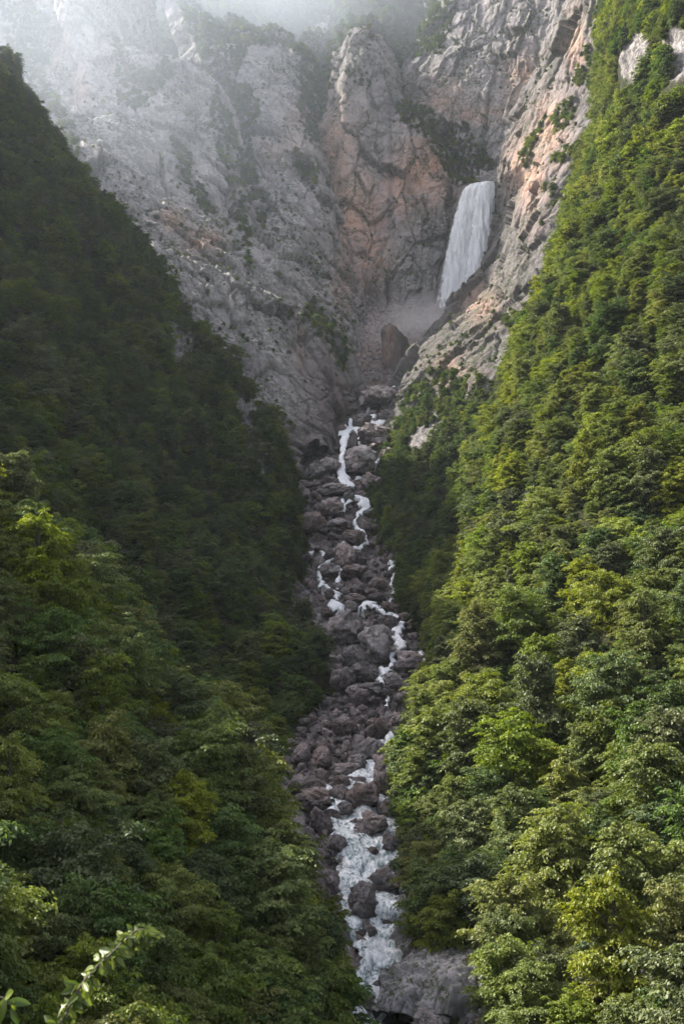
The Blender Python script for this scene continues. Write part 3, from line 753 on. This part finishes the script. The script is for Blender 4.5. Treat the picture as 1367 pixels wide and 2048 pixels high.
# vegetation on the cliffs and the misty heights
P_, Ro, Sc, Ix = [], [], [], []
gI = np.random.default_rng(55)
def push(p, smin, smax, tones, n=1):
    for q in p:
        s = smin + (smax - smin) * gI.random(); tn = TONE_NAMES[gI.choice(4, p=tones)]
        c = [i for i, t in enumerate(fartones) if t == tn]
        P_.append(q - np.array((0, 0, .3))); Ro.append((0, 0, gI.random() * 6.283)); Sc.append((s, s, s * (.85 + .3 * gI.random()))); Ix.append(c[gI.integers(len(c))])
for k in rest:
    p, z, tn, s, rz, r1 = trees[k]; c = [NFAR + i for i, t in enumerate(midtones) if t == tn]
    P_.append(p - np.array((0, 0, .5))); Ro.append((0, 0, rz)); Sc.append((s, s, s)); Ix.append(c[int(r1 * 3.999)] + (NMID if np.linalg.norm(p) < 360 else 0))
push(scatter(SHEETS['heights'], 16000, 6.6, None, 5)[0], .8, 1.25, (.05, .35, .45, .15))
WOODS = {
 'left_cliff': [[(225,60),(260,130),(300,150),(330,120),(350,150),(300,200),(260,230),(235,200)], [(430,170),(470,260),(500,400),(500,560),(480,480),(450,350),(420,250)], [(60,0),(110,60),(90,160),(150,260),(160,330),(60,300),(0,0)],
                [(335,250),(370,300),(400,370),(430,430),(400,420),(350,330)], [(630,600),(700,700),(690,760),(650,690),(600,640)]],
 'middle_spur': [[(350,0),(620,0),(610,110),(560,95),(500,90),(470,160),(480,210),(430,180)], [(440,180),(500,170),(520,220),(500,300),(530,420),(530,560),(560,640),(520,600),(480,500),(440,330)], [(585,300),(640,340),(625,380),(590,340)], [(600,60),(660,60),(660,250),(625,290),(600,250)]],
 'headwall': [[(600,150),(665,110),(650,230),(625,260),(600,240)], [(690,140),(740,150),(740,180),(700,170)], [(795,200),(830,215),(870,260),(905,330),(960,372),(900,372),(850,280),(800,240)]],
 'back_wall': [[(790,0),(915,0),(900,60),(880,110),(850,110),(800,130)], [(795,195),(850,215),(900,250),(925,245),(960,290),(1000,350),(1000,385),(890,385),(850,300),(800,240)], [(1115,60),(1160,40),(1150,90),(1090,130),(1100,180),(1060,250),(1040,270),(1090,180)], [(770,160),(800,150),(810,260),(780,260)]],
 'right_buttress': [[(1190,0),(1330,0),(1330,60),(1250,60),(1235,160),(1180,190),(1145,170),(1160,110),(1190,60)], [(1105,235),(1140,195),(1150,240),(1110,270)], [(1060,280),(1095,230),(1050,340),(1035,330)], [(1110,320),(1190,260),(1150,340)],[(1085,380),(1110,370),(1110,420)], [(810,790),(870,740),(930,760),(1000,780),(1000,900),(900,900),(870,840),(820,880),(800,830)], [(1010,640),(1050,620),(1050,660),(1010,665)]],
}
for nm, polys in WOODS.items():
    s = SHEETS[nm]
    def acc(px, py, p, nr, c, g, polys=polys): return np.any([inpoly(px, py, q) for q in polys], axis=0) & (g.random(len(px)) < .95)
    push(scatter(s, 26000, 3.6, acc, 6)[0], .38, .75, (.04, .30, .52, .14))
    def acc2(px, py, p, nr, c, g):
        nzv = fbm(p / 26, 3, 77)
        return g.random(len(px)) < np.clip((c * .35 + (nr[:, 2] > .6) * .30) * (nzv > -.05) + .004 + .10 * (fbm(p / 40, 3, 99) > .28), 0, 1)
    push(scatter(s, 14000 if nm != 'left_cliff' else 26000, 3.0, acc2, 7)[0], .12, .36, (.06, .34, .40, .20))
instancer('distant_woodland', P_, Ro, Sc, Ix, protos, 'hazy green trees massed over the far slopes and cliff ledges', 'woodland')

# undergrowth filling the floor of the woods
P_, Ro, Sc, Ix = [], [], [], []
for s, n, spc in ((near_l, 5000, 2.4), (left_s, 12000, 3.6), (right_s, 16000, 3.0), (right_m, 3000, 3.4)):
    push(scatter(s, n, spc, notin(NO_RIGHT + NO_LEFT + NO_MID), 8)[0], .26, .48, (.15, .35, .40, .10))
push(scatter(right_s, 60000, 1.8, lambda px, py, p, nr, c, g: (px > 800) & (px < 905) & (py > 1440) & (py < 1830), 18)[0], .30, .55, (.05, .35, .50, .10))
instancer('undergrowth', P_, Ro, Sc, Ix, protos, 'low leafy bushes covering the floor of the wooded slopes', 'undergrowth')

# ------------------------------------------------------------------ boulders
def ico(sub):
    bm = bmesh.new(); bmesh.ops.create_icosphere(bm, subdivisions=sub, radius=1.0)
    V = np.array([v.co[:] for v in bm.verts]); F = np.array([[v.index for v in f.verts] for f in bm.faces]); bm.free(); return V, F
def rock_mesh(name, seed, sub, mat, planes=13, sharp=10.0, blocky=0.0, dark=0.0):
    g = np.random.default_rng(seed); V, F = ico(sub)
    nrm = g.normal(0, 1, (planes, 3)); nrm /= np.linalg.norm(nrm, axis=1, keepdims=True)
    hh = .50 + .34 * g.random(planes)
    dots = np.clip(V @ nrm.T, 1e-3, None) / hh
    mx = dots.max(1); r = 1.0 / (mx * np.power(((dots / mx[:, None]) ** sharp).sum(1), 1 / sharp)); r = np.minimum(r, 1.05) * 1.12
    W = V * r[:, None]
    W = W + V * (fbm(W * 1.3 + seed, 4, seed) * .11 + fbm(W * 5 + seed, 4, seed + 3) * .06)[:, None]
    a, gp = facets(W * 2.1 + seed, seed); W = W + V * (a * .15 - np.clip(1 - gp / .06, 0, 1) * .05)[:, None]
    gp1 = gp; a, gp = facets(W * 4.3 + seed, seed + 1); W = W + V * (a * .055 - np.clip(1 - gp / .08, 0, 1) * .02)[:, None]
    a, gp2 = facets(W * 9.5 + seed, seed + 2); W = W + V * (a * .018)[:, None]
    jt = np.clip(np.clip(1 - gp1 / .07, 0, 1) + np.clip(1 - gp / .07, 0, 1) * .5, 0, 1)
    W[:, 2] = np.where(W[:, 2] < -.6, -.6 + (W[:, 2] + .6) * .3, W[:, 2])
    z = np.clip((-.05 - W[:, 2]) * 2.2, 0, 1)
    return mesh_np(name, W, F, mat, smooth=False, attrs={'rust': np.clip(.2 + vnoise(W * 1.3 + seed, 4) * .9, 0, 1) * (dark + .25), 'wet': z * .55 + dark * .25, 'moss': np.full(len(W), .12), 'joint': jt * .8})
SHAPES = ['rounded', 'blocky', 'wedge-shaped', 'flat-topped', 'craggy', 'egg-shaped', 'angular', 'domed']
RK = [rock_mesh('boulder', 300 + i, 5, M_BOULDER, planes=[12, 9, 9, 10, 11, 13, 9, 11][i], sharp=[26, 60, 50, 50, 40, 24, 70, 30][i]) for i in range(8)]
RKW = [rock_mesh('boulder', 340 + i, 5, M_BOULDER, planes=[14, 9, 10, 12][i], sharp=12, dark=.8) for i in range(4)]
# (px, py, width px, height px) of the boulders one can tell apart
BL = [(751,872,57,40),(705,889,24,38),(725,924,66,46),(759,886,27,25),(739,967,42,42),(627,944,38,32),(595,944,30,34),(655,929,38,24),(659,964,40,20),(664,981,54,21),(602,989,35,34),(694,996,34,22),(664,1016,42,35),
(727,1047,30,32),(620,1049,46,42),(707,1076,37,28),(672,1047,42,17),(757,797,62,44),(727,846,32,27),(776,832,28,18),(781,855,24,13),(734,899,38,20),(774,909,30,24),(685,1115,42,40),(711,1143,48,32),(715,1177,35,31),
(754,1169,30,24),(697,1258,62,62),(753,1298,64,64),(781,1248,44,30),(815,1321,60,38),(730,1349,50,40),(697,1361,36,36),(676,1361,34,48),(784,1363,32,24),(755,1382,54,28),(833,1298,28,22),(788,1275,24,18),(823,1244,18,19),
(809,1250,11,14),(661,1110,21,24),(657,1140,40,28),(638,1127,23,21),(709,1197,33,15),(674,1174,21,21),(661,1190,18,18),(699,1216,25,21),(774,1216,28,28),(755,1195,29,16),(744,1184,22,14),(712,1386,36,22),(730,1264,38,26),
(807,1238,32,17),(721,1122,23,18),(706,1320,34,40),(753,1459,44,50),(788,1443,42,30),(786,1469,23,27),(739,1502,52,42),(683,1457,40,32),(722,1438,22,18),(722,1400,34,30),(772,1541,64,54),(760,1581,42,36),(730,1598,54,42),
(678,1588,36,40),(744,1651,62,52),(779,1623,42,42),(779,1690,43,46),(641,1643,46,46),(643,1518,42,34),(641,1553,28,28),(603,1509,38,30),(627,1495,27,24),(587,1520,20,22),(596,1574,40,30),(627,1574,38,27),(634,1595,50,34),
(690,1541,48,24),(680,1566,30,22),(715,1565,34,15),(711,1630,30,11),(715,1673,31,17),(706,1648,17,16),(670,1633,18,16),(634,1612,38,17),(650,1495,19,22),(715,1525,30,27),(800,1502,36,27),(809,1578,26,52),(673,1689,30,34),
(688,1619,34,22),(743,1710,30,22),(773,1763,52,38),(758,1779,40,28),(799,1766,22,34),(723,1807,66,54),(743,1867,21,21),(768,1851,25,18),(725,1874,24,19),(707,1710,19,13),(794,1731,28,14),(808,1801,19,15),(791,1883,27,9),
(664,1982,58,34),(703,2003,72,34),(855,2041,58,34),(893,2044,22,22),(767,1927,26,10),(920,2046,30,18),(960,2046,36,16)]
WETSET = {(705,889),(715,1565),(711,1630),(715,1673),(706,1648),(773,1763),(758,1779),(743,1867),(768,1851),(725,1874),(743,1710),(707,1710),(794,1731),(808,1801),(791,1883),(688,1619),(799,1766),(760,1581)}
STREAMX = [(2048,745),(1905,750),(1705,745),(1550,735),(1450,715),(1350,755),(1250,745),(1100,690),(1000,690),(900,700),(820,745),(750,780)]
gB = np.random.default_rng(91)
boulders = []
def bed_depth(px, py):
    p, n = bed.at(px, py); return p
for (px, py, wd, ht) in BL: boulders.append((px, py, wd, ht, True))
tries = 0
WL = [(765,846),(790,836),(688,895),(686,960),(692,985),(728,1018),(712,1050),(724,1080),(658,1130),(646,1184),(672,1222),(738,1214),(794,1272),(800,1295),(786,1330),(755,928),(740,945),(690,1100),(636,1155),(664,1192),(690,1226),(772,1236),(778,1344),(768,1366),(766,1390),(770,1420),(780,1470),(684,1024),(706,1084)]
while len(boulders) < 268 and tries < 6000:
    tries += 1
    py = 790 + 940 * gB.random(); l, r = chan(py)
    if py > 1520 and gB.random() < .5: continue
    px = l + (r - l) * gB.random()
    if py > 1500: px = l + (690 - l) * gB.random()
    wd = (9 + 16 * gB.random() ** 2); ht = wd * (.55 + .35 * gB.random())
    if any(abs(px - q[0]) < 8 + wd * .5 and abs(py - q[1]) < 10 + ht * .5 for q in WL): continue
    if any(abs(px - b[0]) < (wd + b[2]) * .40 and abs(py - b[1]) < (ht + b[3]) * .40 for b in boulders): continue
    boulders.append((px, py, wd, ht, False))
bobjs = []
for (px, py, wd, ht, named) in boulders:
    base = bed_depth(px, py + ht * .35); d = base[1]
    c = P(px, py, d - wd / FPX * d * .25); m = d / FPX
    wet_ = (px, py) in WETSET; i = int(gB.integers(0, 4 if wet_ else 8))
    o = link(bpy.data.objects.new('boulder', (RKW if wet_ else RK)[i]))
    o.location = c; o.rotation_euler = (gB.normal(0, .12), gB.normal(0, .12), gB.random() * 6.283)
    q = .5 * (wd + .0) * m; o.scale = (q * 1.12, q * 1.12, ht * .5 * m * 1.22)
    bobjs.append([o, px, py, wd * m, wet_, SHAPES[i] if not wet_ else 'wet brown'])
# rock knob in the spray
o = link(bpy.data.objects.new('rock_outcrop', rock_mesh('rock_outcrop', 411, 5, M_KNOB, planes=9, sharp=12, dark=.5)))
o.location = P(794, 716, float(bed.at(794, 728)[0][1]) - 3); o.scale = (11, 11, 27); o.rotation_euler = (0, .05, 2.2)
tag(o, 'dark pointed rock standing in the spray below the waterfall', 'rock outcrop')
BBAND = [(0, 830, 'at the head of the cascade'), (830, 960, 'beside the upper cascade'), (960, 1090, 'below the upper cascade'), (1090, 1230, 'beside the middle trickles'), (1230, 1340, 'around the middle pool'),
         (1340, 1430, 'on the pale rubble'), (1430, 1530, 'just above the rapids'), (1530, 1620, 'at the top of the rapids'), (1620, 1740, 'in the rapids'), (1740, 1930, 'in the lower rapids'), (1930, 3000, 'by the bottom pool')]
gp = {}
for b in bobjs:
    size = 'huge' if b[3] > 8 else 'large' if b[3] > 5 else 'middling' if b[3] > 3 else 'small'
    gp.setdefault((size, b[5], band(b[2], BBAND)), []).append(b)
for (size, sh, bd), bs in gp.items():
    bs.sort(key=lambda b: b[1])
    for i, b in enumerate(bs):
        lab = '%s %s%s boulder %s' % (size, sh, '' if b[4] else ' grey', bd)
        if len(bs) > 1: lab += ', %s from the shaded bank' % nth(i)
        tag(b[0], lab, 'boulder', 'boulders in the stream bed')
# rubble
rk = bpy.data.collections.new('rubble_kit')
for i in range(6): rk.objects.link(bpy.data.objects.new('a%d' % i, rock_mesh('rubble', 500 + i, 3, M_BOULDER, planes=8, sharp=14)))
def acc_r(px, py, p, nr, c, g):
    wr = (px > 690) & (px < 815) & (py > 1560)
    return ~wr | (g.random(len(px)) < .12)
pr_, nr_, ppx, ppy = scatter(bed, 26000, .8, acc_r, 12)
sz = .35 + 1.9 * gB.random(len(pr_)) ** 2.2
sz = sz * np.where(ppy < 780, .75, 1)
instancer('rubble', pr_, gB.random((len(pr_), 3)) * 6.28, np.stack((sz, sz * (.7 + .5 * gB.random(len(pr_))), sz * .7), 1), gB.integers(0, 6, len(pr_)), rk, 'loose grey stones filling the stream bed between the boulders', 'rubble')

# ------------------------------------------------------------------ water
def ribbon(pts, nu=14, step=3.0, off=.8, wob=.25, seed=0):
    """a run of water following the bed, (px, py, width px)"""
    pts = np.array(pts, float); n = max(6, int(np.abs(np.diff(pts[:, 1])).sum() / step + np.abs(np.diff(pts[:, 0])).sum() / step) + 2)
    C = cr_up(pts, n, 0); V = []
    for (x, y, wd) in C:
        for j in range(nu):
            t = j / (nu - 1) * 2 - 1
            jit = 1 + wob * math.sin(y * .37 + seed) * (1 if t > 0 else -1)
            p, nn = bed.at(x + t * wd * .5 * jit, y)
            V.append(P(x + t * wd * .5 * jit, y, p[1]))
    V = np.array(V).reshape(n, nu, 3)
    # smooth the bed's roughness away, then lift
    for _ in range(6):
        V[1:-1, :, 1:] = (V[:-2, :, 1:] + 2 * V[1:-1, :, 1:] + V[2:, :, 1:]) / 4
        V[:, 1:-1, 1:] = (V[:, :-2, 1:] + 2 * V[:, 1:-1, 1:] + V[:, 2:, 1:]) / 4
    nr = grid_normals(V)
    if nr[..., 2].mean() < 0: nr = -nr
    t = np.abs(np.linspace(-1, 1, nu))[None, :, None]
    fl = V.reshape(-1, 3)
    h = off * (1 - .9 * t ** 6) + (fbm(fl / 2.2, 3, seed) * .35 + ridged(fl / 5.0, 2, seed) * .25).reshape(n, nu, 1) * min(1, off)
    V = V + nr * h
    return V
def water_obj(name, parts, mat, foam=0.0):
    VV, FF, FO, o = [], [], [], 0
    for V in parts:
        e = 1 - np.abs(np.linspace(-1, 1, V.shape[1])); FO.append(np.repeat(np.clip(e * (2.5 if V.shape[1] < 20 else 9.0), 0, 1.35)[None, :], V.shape[0], 0).ravel())
    for V in parts:
        n, m = V.shape[:2]; idx = np.arange(n * m).reshape(n, m) + o
        FF.append(np.stack((idx[:-1, :-1], idx[:-1, 1:], idx[1:, 1:], idx[1:, :-1]), -1).reshape(-1, 4)); VV.append(V.reshape(-1, 3)); o += n * m
    V = np.concatenate(VV)
    return tag(link(bpy.data.objects.new(name, mesh_np(name, V, np.concatenate(FF), mat, {'foam': np.full(len(V), foam), 'body': np.concatenate(FO)}))), kind='structure')
rapids = [ribbon([(700,2090,150),(705,2040,130),(725,1985,110),(762,1930,90),(752,1870,120),(745,1800,140),(742,1730,150),(738,1670,160),(735,1620,165),(742,1580,150),(752,1545,110),(770,1512,90)], 60, 2.0, .9, .05, 1),
          ribbon([(818,1530,14),(806,1552,24),(793,1575,30),(790,1600,28),(806,1640,36),(806,1680,30)], 14, 2, 1.3, .1, 2),
          ribbon([(652,1575,10),(655,1592,14),(662,1612,22)], 8, 2, 1.2, .1, 3)]
water_obj('water', rapids, M_WATER)
casc = [[(694,995,8),(700,1004,9),(708,1000,9)],[(728,1088,10),(722,1100,9),(708,1104,8),(690,1100,8),(674,1106,7)],[(640,1144,10),(634,1158,9),(640,1172,9)],[(652,1182,10),(662,1190,9),(668,1198,10),(672,1210,14)],
 [(676,1230,20),(690,1226,12),(706,1222,16)],[(736,1214,22),(752,1226,10),(772,1236,8),(790,1244,8),(804,1254,8)],[(782,1142,8),(786,1160,7),(780,1176,6),(784,1190,6)],[(784,1200,6),(776,1212,6),(768,1218,6)],[(784,1332,10),(778,1344,10),(772,1352,10)],
 [(768,1366,12),(764,1384,8),(772,1404,7),(768,1430,6)],[(786,1450,6),(778,1476,8),(776,1498,14)],[(680,1150,8),(676,1166,8),(670,1184,10)],[(700,1084,7),(690,1094,6),(680,1102,6)],[(690,1000,9),(686,1010,8),(690,1022,8)],
 [(803,818,18),(790,836,26),(768,846,34),(752,856,18)],[(745,836,14),(742,850,22),(748,858,14)],[(735,818,7),(737,828,8)],[(786,858,12),(788,874,18),(786,884,12)],[(700,862,44),(692,872,20),(688,895,14),(685,915,13),(683,930,12)],[(715,862,14),(720,880,10),(716,898,7)],
 [(686,930,14),(684,950,18),(686,962,30),(694,976,32),(691,990,16),(690,1000,8)],[(764,914,8),(755,928,9),(740,945,8),(730,958,7),(712,962,10)],[(716,998,10),(728,1010,32),(728,1022,28),(716,1036,13),(708,1048,10),(714,1062,13),(724,1076,12),(726,1092,9)],
 [(705,1002,8),(692,1012,8),(686,1024,8),(684,1034,9)],[(700,1078,6),(706,1084,8),(710,1094,10)],[(672,1106,6),(668,1118,8),(660,1130,9),(648,1140,10),(636,1146,12)],[(622,1112,10),(614,1120,14)],[(644,1112,8),(646,1122,8)],[(674,1136,7),(680,1146,8),(683,1154,6)],
 [(642,1172,10),(644,1184,18),(656,1184,10)],[(670,1190,12),(673,1204,12)],[(664,1212,14),(672,1222,34),(676,1230,26)],[(712,1220,24),(722,1226,26),(738,1212,34)],[(762,1214,5),(762,1230,7)],[(782,1188,6),(782,1200,5)],[(784,1128,18),(782,1142,12),(776,1150,4)],
 [(806,1254,8),(802,1264,14),(790,1272,28),(796,1284,34),(802,1296,32),(796,1308,24),(786,1320,12),(784,1336,6)],[(760,1350,8),(765,1362,10),(768,1368,10)],[(776,1350,14),(778,1358,12)],[(840,1316,10),(844,1328,14),(860,1336,30)],[(764,1500,60),(790,1506,40)],
 [(797,756,8),(790,770,7),(786,782,5)],[(800,806,8),(806,820,6)],[(700,845,8),(703,862,10)],[(692,850,5),(694,862,6)],[(680,862,10),(682,878,10)]]
water_obj('water', [ribbon(c, 9, 1.6, 2.3, .25, 10 + i) for i, c in enumerate(casc)], M_STREAM, .35)
# bottom pool
pv = []
for j in range(30):
    for i in range(40):
        pv.append(P(600 + i * 12, 2200 - j * 5.2, 1)); 
zp = bed.at(740, 2045)[0][2] + 1.1
pv = np.array(pv); pv = pv * (zp / pv[:, 2:3]); pv[:, 2] = zp + fbm(pv / 3, 2, 3) * .05
idx = np.arange(1200).reshape(30, 40)
pf = np.stack((idx[:-1, :-1], idx[:-1, 1:], idx[1:, 1:], idx[1:, :-1]), -1).reshape(-1, 4)
M_POOL = water_material('pool_water', foam=(.66, .82), base=(.02, .045, .04), fs=.5)
tag(link(bpy.data.objects.new('water', mesh_np('water', pv, pf, M_POOL, {'foam': np.zeros(len(pv)), 'body': np.full(len(pv), 3.0)}))), kind='structure')

# the waterfall: three curtains thrown clear of the lip
def curtain(l, r, n, m, seed, dens):
    L = cr_up(np.array([P(*a) for a in l]), n, 0); Rr = cr_up(np.array([P(*a) for a in r]), n, 0)
    t = np.linspace(0, 1, m)[None, :, None]
    V = L[:, None] * (1 - t) + Rr[:, None] * t
    bul = np.sin(np.pi * t) * 3.0
    fl = V.reshape(-1, 3) * (1, 1, .10)
    h = (fbm(fl / 2.4, 4, seed) * 1.3 + ridged(fl / 6, 2, seed) * .9).reshape(n, m)
    V[..., 1] -= bul[..., 0] + h
    tt = t[0, :, 0]; edge = np.minimum(1, np.minimum(tt, 1 - tt) * 6)
    s = np.linspace(0, 1, n)
    return V, (dens * (.25 + .75 * edge))[None, :] * (1.05 - .25 * s - 1.1 * np.clip((s - .80) / .2, 0, 1))[:, None]
cur = [curtain([(937,369,800),(928,384,796),(914,430,791),(899,500,783),(886,570,776),(870,665,766)], [(989,364,800),(990,384,796),(987,440,791),(982,510,783),(978,580,776),(974,680,766)], 260, 120, 5, 1.7),
       curtain([(930,374,799),(921,390,794),(906,440,788),(890,510,780),(877,580,772),(858,670,762)], [(972,366,799),(968,390,794),(960,440,788),(952,510,780),(946,580,772),(944,670,762)], 260, 90, 6, .9),
       curtain([(955,366,797),(952,384,791),(944,440,785),(934,510,777),(925,580,769),(915,670,760)], [(990,366,797),(988,390,791),(984,440,785),(978,510,777),(975,580,769),(972,670,760)], 260, 80, 7, 1.0)]
VV, FF, DD, o = [], [], [], 0
for V, dn in cur:
    n, m = V.shape[:2]; idx = np.arange(n * m).reshape(n, m) + o
    FF.append(np.stack((idx[:-1, :-1], idx[:-1, 1:], idx[1:, 1:], idx[1:, :-1]), -1).reshape(-1, 4)); VV.append(V.reshape(-1, 3)); DD.append(dn.ravel()); o += n * m
tag(link(bpy.data.objects.new('waterfall', mesh_np('waterfall', np.concatenate(VV), np.concatenate(FF), M_FALL, {'dens': np.concatenate(DD)}))), kind='structure')

# ------------------------------------------------------------------ the leafy twig close to the camera
M_TWIGLEAF = leaf_material('twig_leaf', (.06, .105, .018), (.20, .26, .045), .5, .045, .4)
def twig(path, d0, nleaf, seed, length):
    g = np.random.default_rng(seed)
    pts = cr_up(np.array([P(*p) for p in path]), 24, 0)
    e = link(bpy.data.objects.new('leafy_twig', None)); e.location = pts[0]
    sv, sf = tube(list(pts - pts[0]), list(np.linspace(.0034, .0010, 24)), 8)
    link(bpy.data.objects.new('stem', mesh_np('stem', sv, sf, M_BARK)), e)
    VV, FF, o = [], [], 0
    for k in range(nleaf):
        t = (k + .5) / nleaf * 23; i = min(22, int(t)); p = pts[i] + (pts[i+1] - pts[i]) * (t - i) - pts[0]
        tan = pts[i+1] - pts[i]; tan /= np.linalg.norm(tan)
        side = np.cross(tan, (0, -1, .2)); side /= np.linalg.norm(side)
        ax = side * (1 if k % 2 else -1) * (.2 + .9 * g.random()) + tan * g.normal(.25, .35) + np.array((0, g.normal(0, .6), -.2 - 1.0 * g.random())); ax /= np.linalg.norm(ax)
        up = np.array((g.normal(0, .5), -.8, .6)); b = np.cross(up, ax); b /= np.linalg.norm(b); nn = np.cross(ax, b)
        p = p + g.normal(0, .006, 3); L = length * (.45 + .65 * g.random()) * (1 - .35 * k / nleaf); Wd = L * (.20 + .12 * g.random())
        rows = []
        for r_ in range(9):
            s = r_ / 8; wv = Wd * (math.sin(math.pi * min(1, s * .92 + .04)) ** .8) * (1 - .25 * s)
            c = p + ax * (L * s + .004) - nn * (.30 * L * s * s) * (1 if k % 3 else -.5)
            for q in (-1, -.5, 0, .5, 1): rows.append(c + b * wv * q + nn * (abs(q) * wv * .35))
        VV += rows
        for r_ in range(8):
            for q in range(4): FF.append((o+r_*5+q, o+r_*5+q+1, o+(r_+1)*5+q+1, o+(r_+1)*5+q))
        o += 45
    V = np.array(VV); lv = np.repeat(g.random(nleaf), 45)
    link(bpy.data.objects.new('foliage', mesh_np('foliage', V, np.array(FF), M_TWIGLEAF, {'lv': lv})), e)
    return e
e = twig([(80,2110,2.33),(118,2052,2.36),(170,1960,2.4),(225,1905,2.45),(262,1868,2.5),(285,1858,2.5),(300,1872,2.5)], 2.4, 270, 4, .042)
tag(e, 'arching leafy twig lit by the sun, tip curling over', 'twig', None)
e = twig([(-90,2080,2.2),(-40,2020,2.2),(0,1995,2.2),(30,2010,2.2)], 2.2, 18, 8, .06)
tag(e, 'short leafy twig poking in from the corner beside the arching twig', 'twig', None)

# ------------------------------------------------------------------ haze, mist and spray
allv = np.concatenate([s.V.reshape(-1, 3) for s in SHEETS.values()])
def box(name, lo, hi, mat):
    bm = bmesh.new(); bmesh.ops.create_cube(bm, size=1.0); me = bpy.data.meshes.new(name)
    for v in bm.verts: v.co = Vector([(lo[i] + hi[i]) / 2 + v.co[i] * (hi[i] - lo[i]) for i in range(3)])
    bm.to_mesh(me); bm.free(); me.materials.append(mat)
    return link(bpy.data.objects.new(name, me))
k = N('haze_air'); pvn = k.n('VolumePrincipled'); pvn.inputs['Color'].default_value = (.80, .90, 1.0, 1)
pvn.inputs['Density'].default_value = HAZE_DENSITY; pvn.inputs['Anisotropy'].default_value = .35
k.t.links.new(pvn.outputs[0], k.out.inputs['Volume'])
hz = box('haze', (-2300, -1500, gz - 3.5), (2300, 3100, float(allv[:, 2].max()) + 14), k.m)
tag(hz, 'pale blue haze filling the gorge and veiling the far cliffs', 'haze', kind='stuff')
# spray at the foot of the falls
def cloud(name, c, r, dens, ns, thr, label, col=(.80, .89, 1.0)):
    k = N(name + '_air'); tc = k.n('TexCoord')
    ln = k.n('VectorMath', _operation='LENGTH'); k.t.links.new(tc.outputs['Object'], ln.inputs[0])
    fall = k.ramp(ln.outputs['Value'], (.25, 1.0, 1, 0))
    nn = k.noise(tc.outputs['Object'], ns, 4, .6, .6)
    dn = k.math('MULTIPLY', k.math('MULTIPLY', fall, fall), k.math('MULTIPLY', k.ramp(nn, thr), dens))
    pv_ = k.n('VolumePrincipled'); pv_.inputs['Color'].default_value = (*col, 1); k.set(pv_.inputs['Density'], dn); pv_.inputs['Anisotropy'].default_value = .2
    k.t.links.new(pv_.outputs[0], k.out.inputs['Volume'])
    V, F = ico(3); o = link(bpy.data.objects.new(name, mesh_np(name, V, F, k.m))); o.location = c; o.scale = r
    return tag(o, label, 'mist', kind='stuff')
cloud('mist', P(850, 680, 715), (52, 55, 42), .07, 1.4, (.22, .68), 'white spray drifting from the foot of the waterfall', col=(1.0, .965, .955))
cloud('mist', P(60, 40, 600), (300, 300, 260), .0020, 1.2, (.15, .75), 'bright bank of mist drifting across the tops of the left cliffs')
cloud('mist', P(450, -40, 1000), (520, 250, 280), .0032, 1.2, (.15, .75), 'thin veil of mist over the wooded heights at the head of the gorge')
cloud('mist', P(785, 705, 690), (58, 50, 34), .022, 1.5, (.30, .7), 'thin spray blowing across the rubble bowl below the waterfall', col=(1.0, .955, .945))
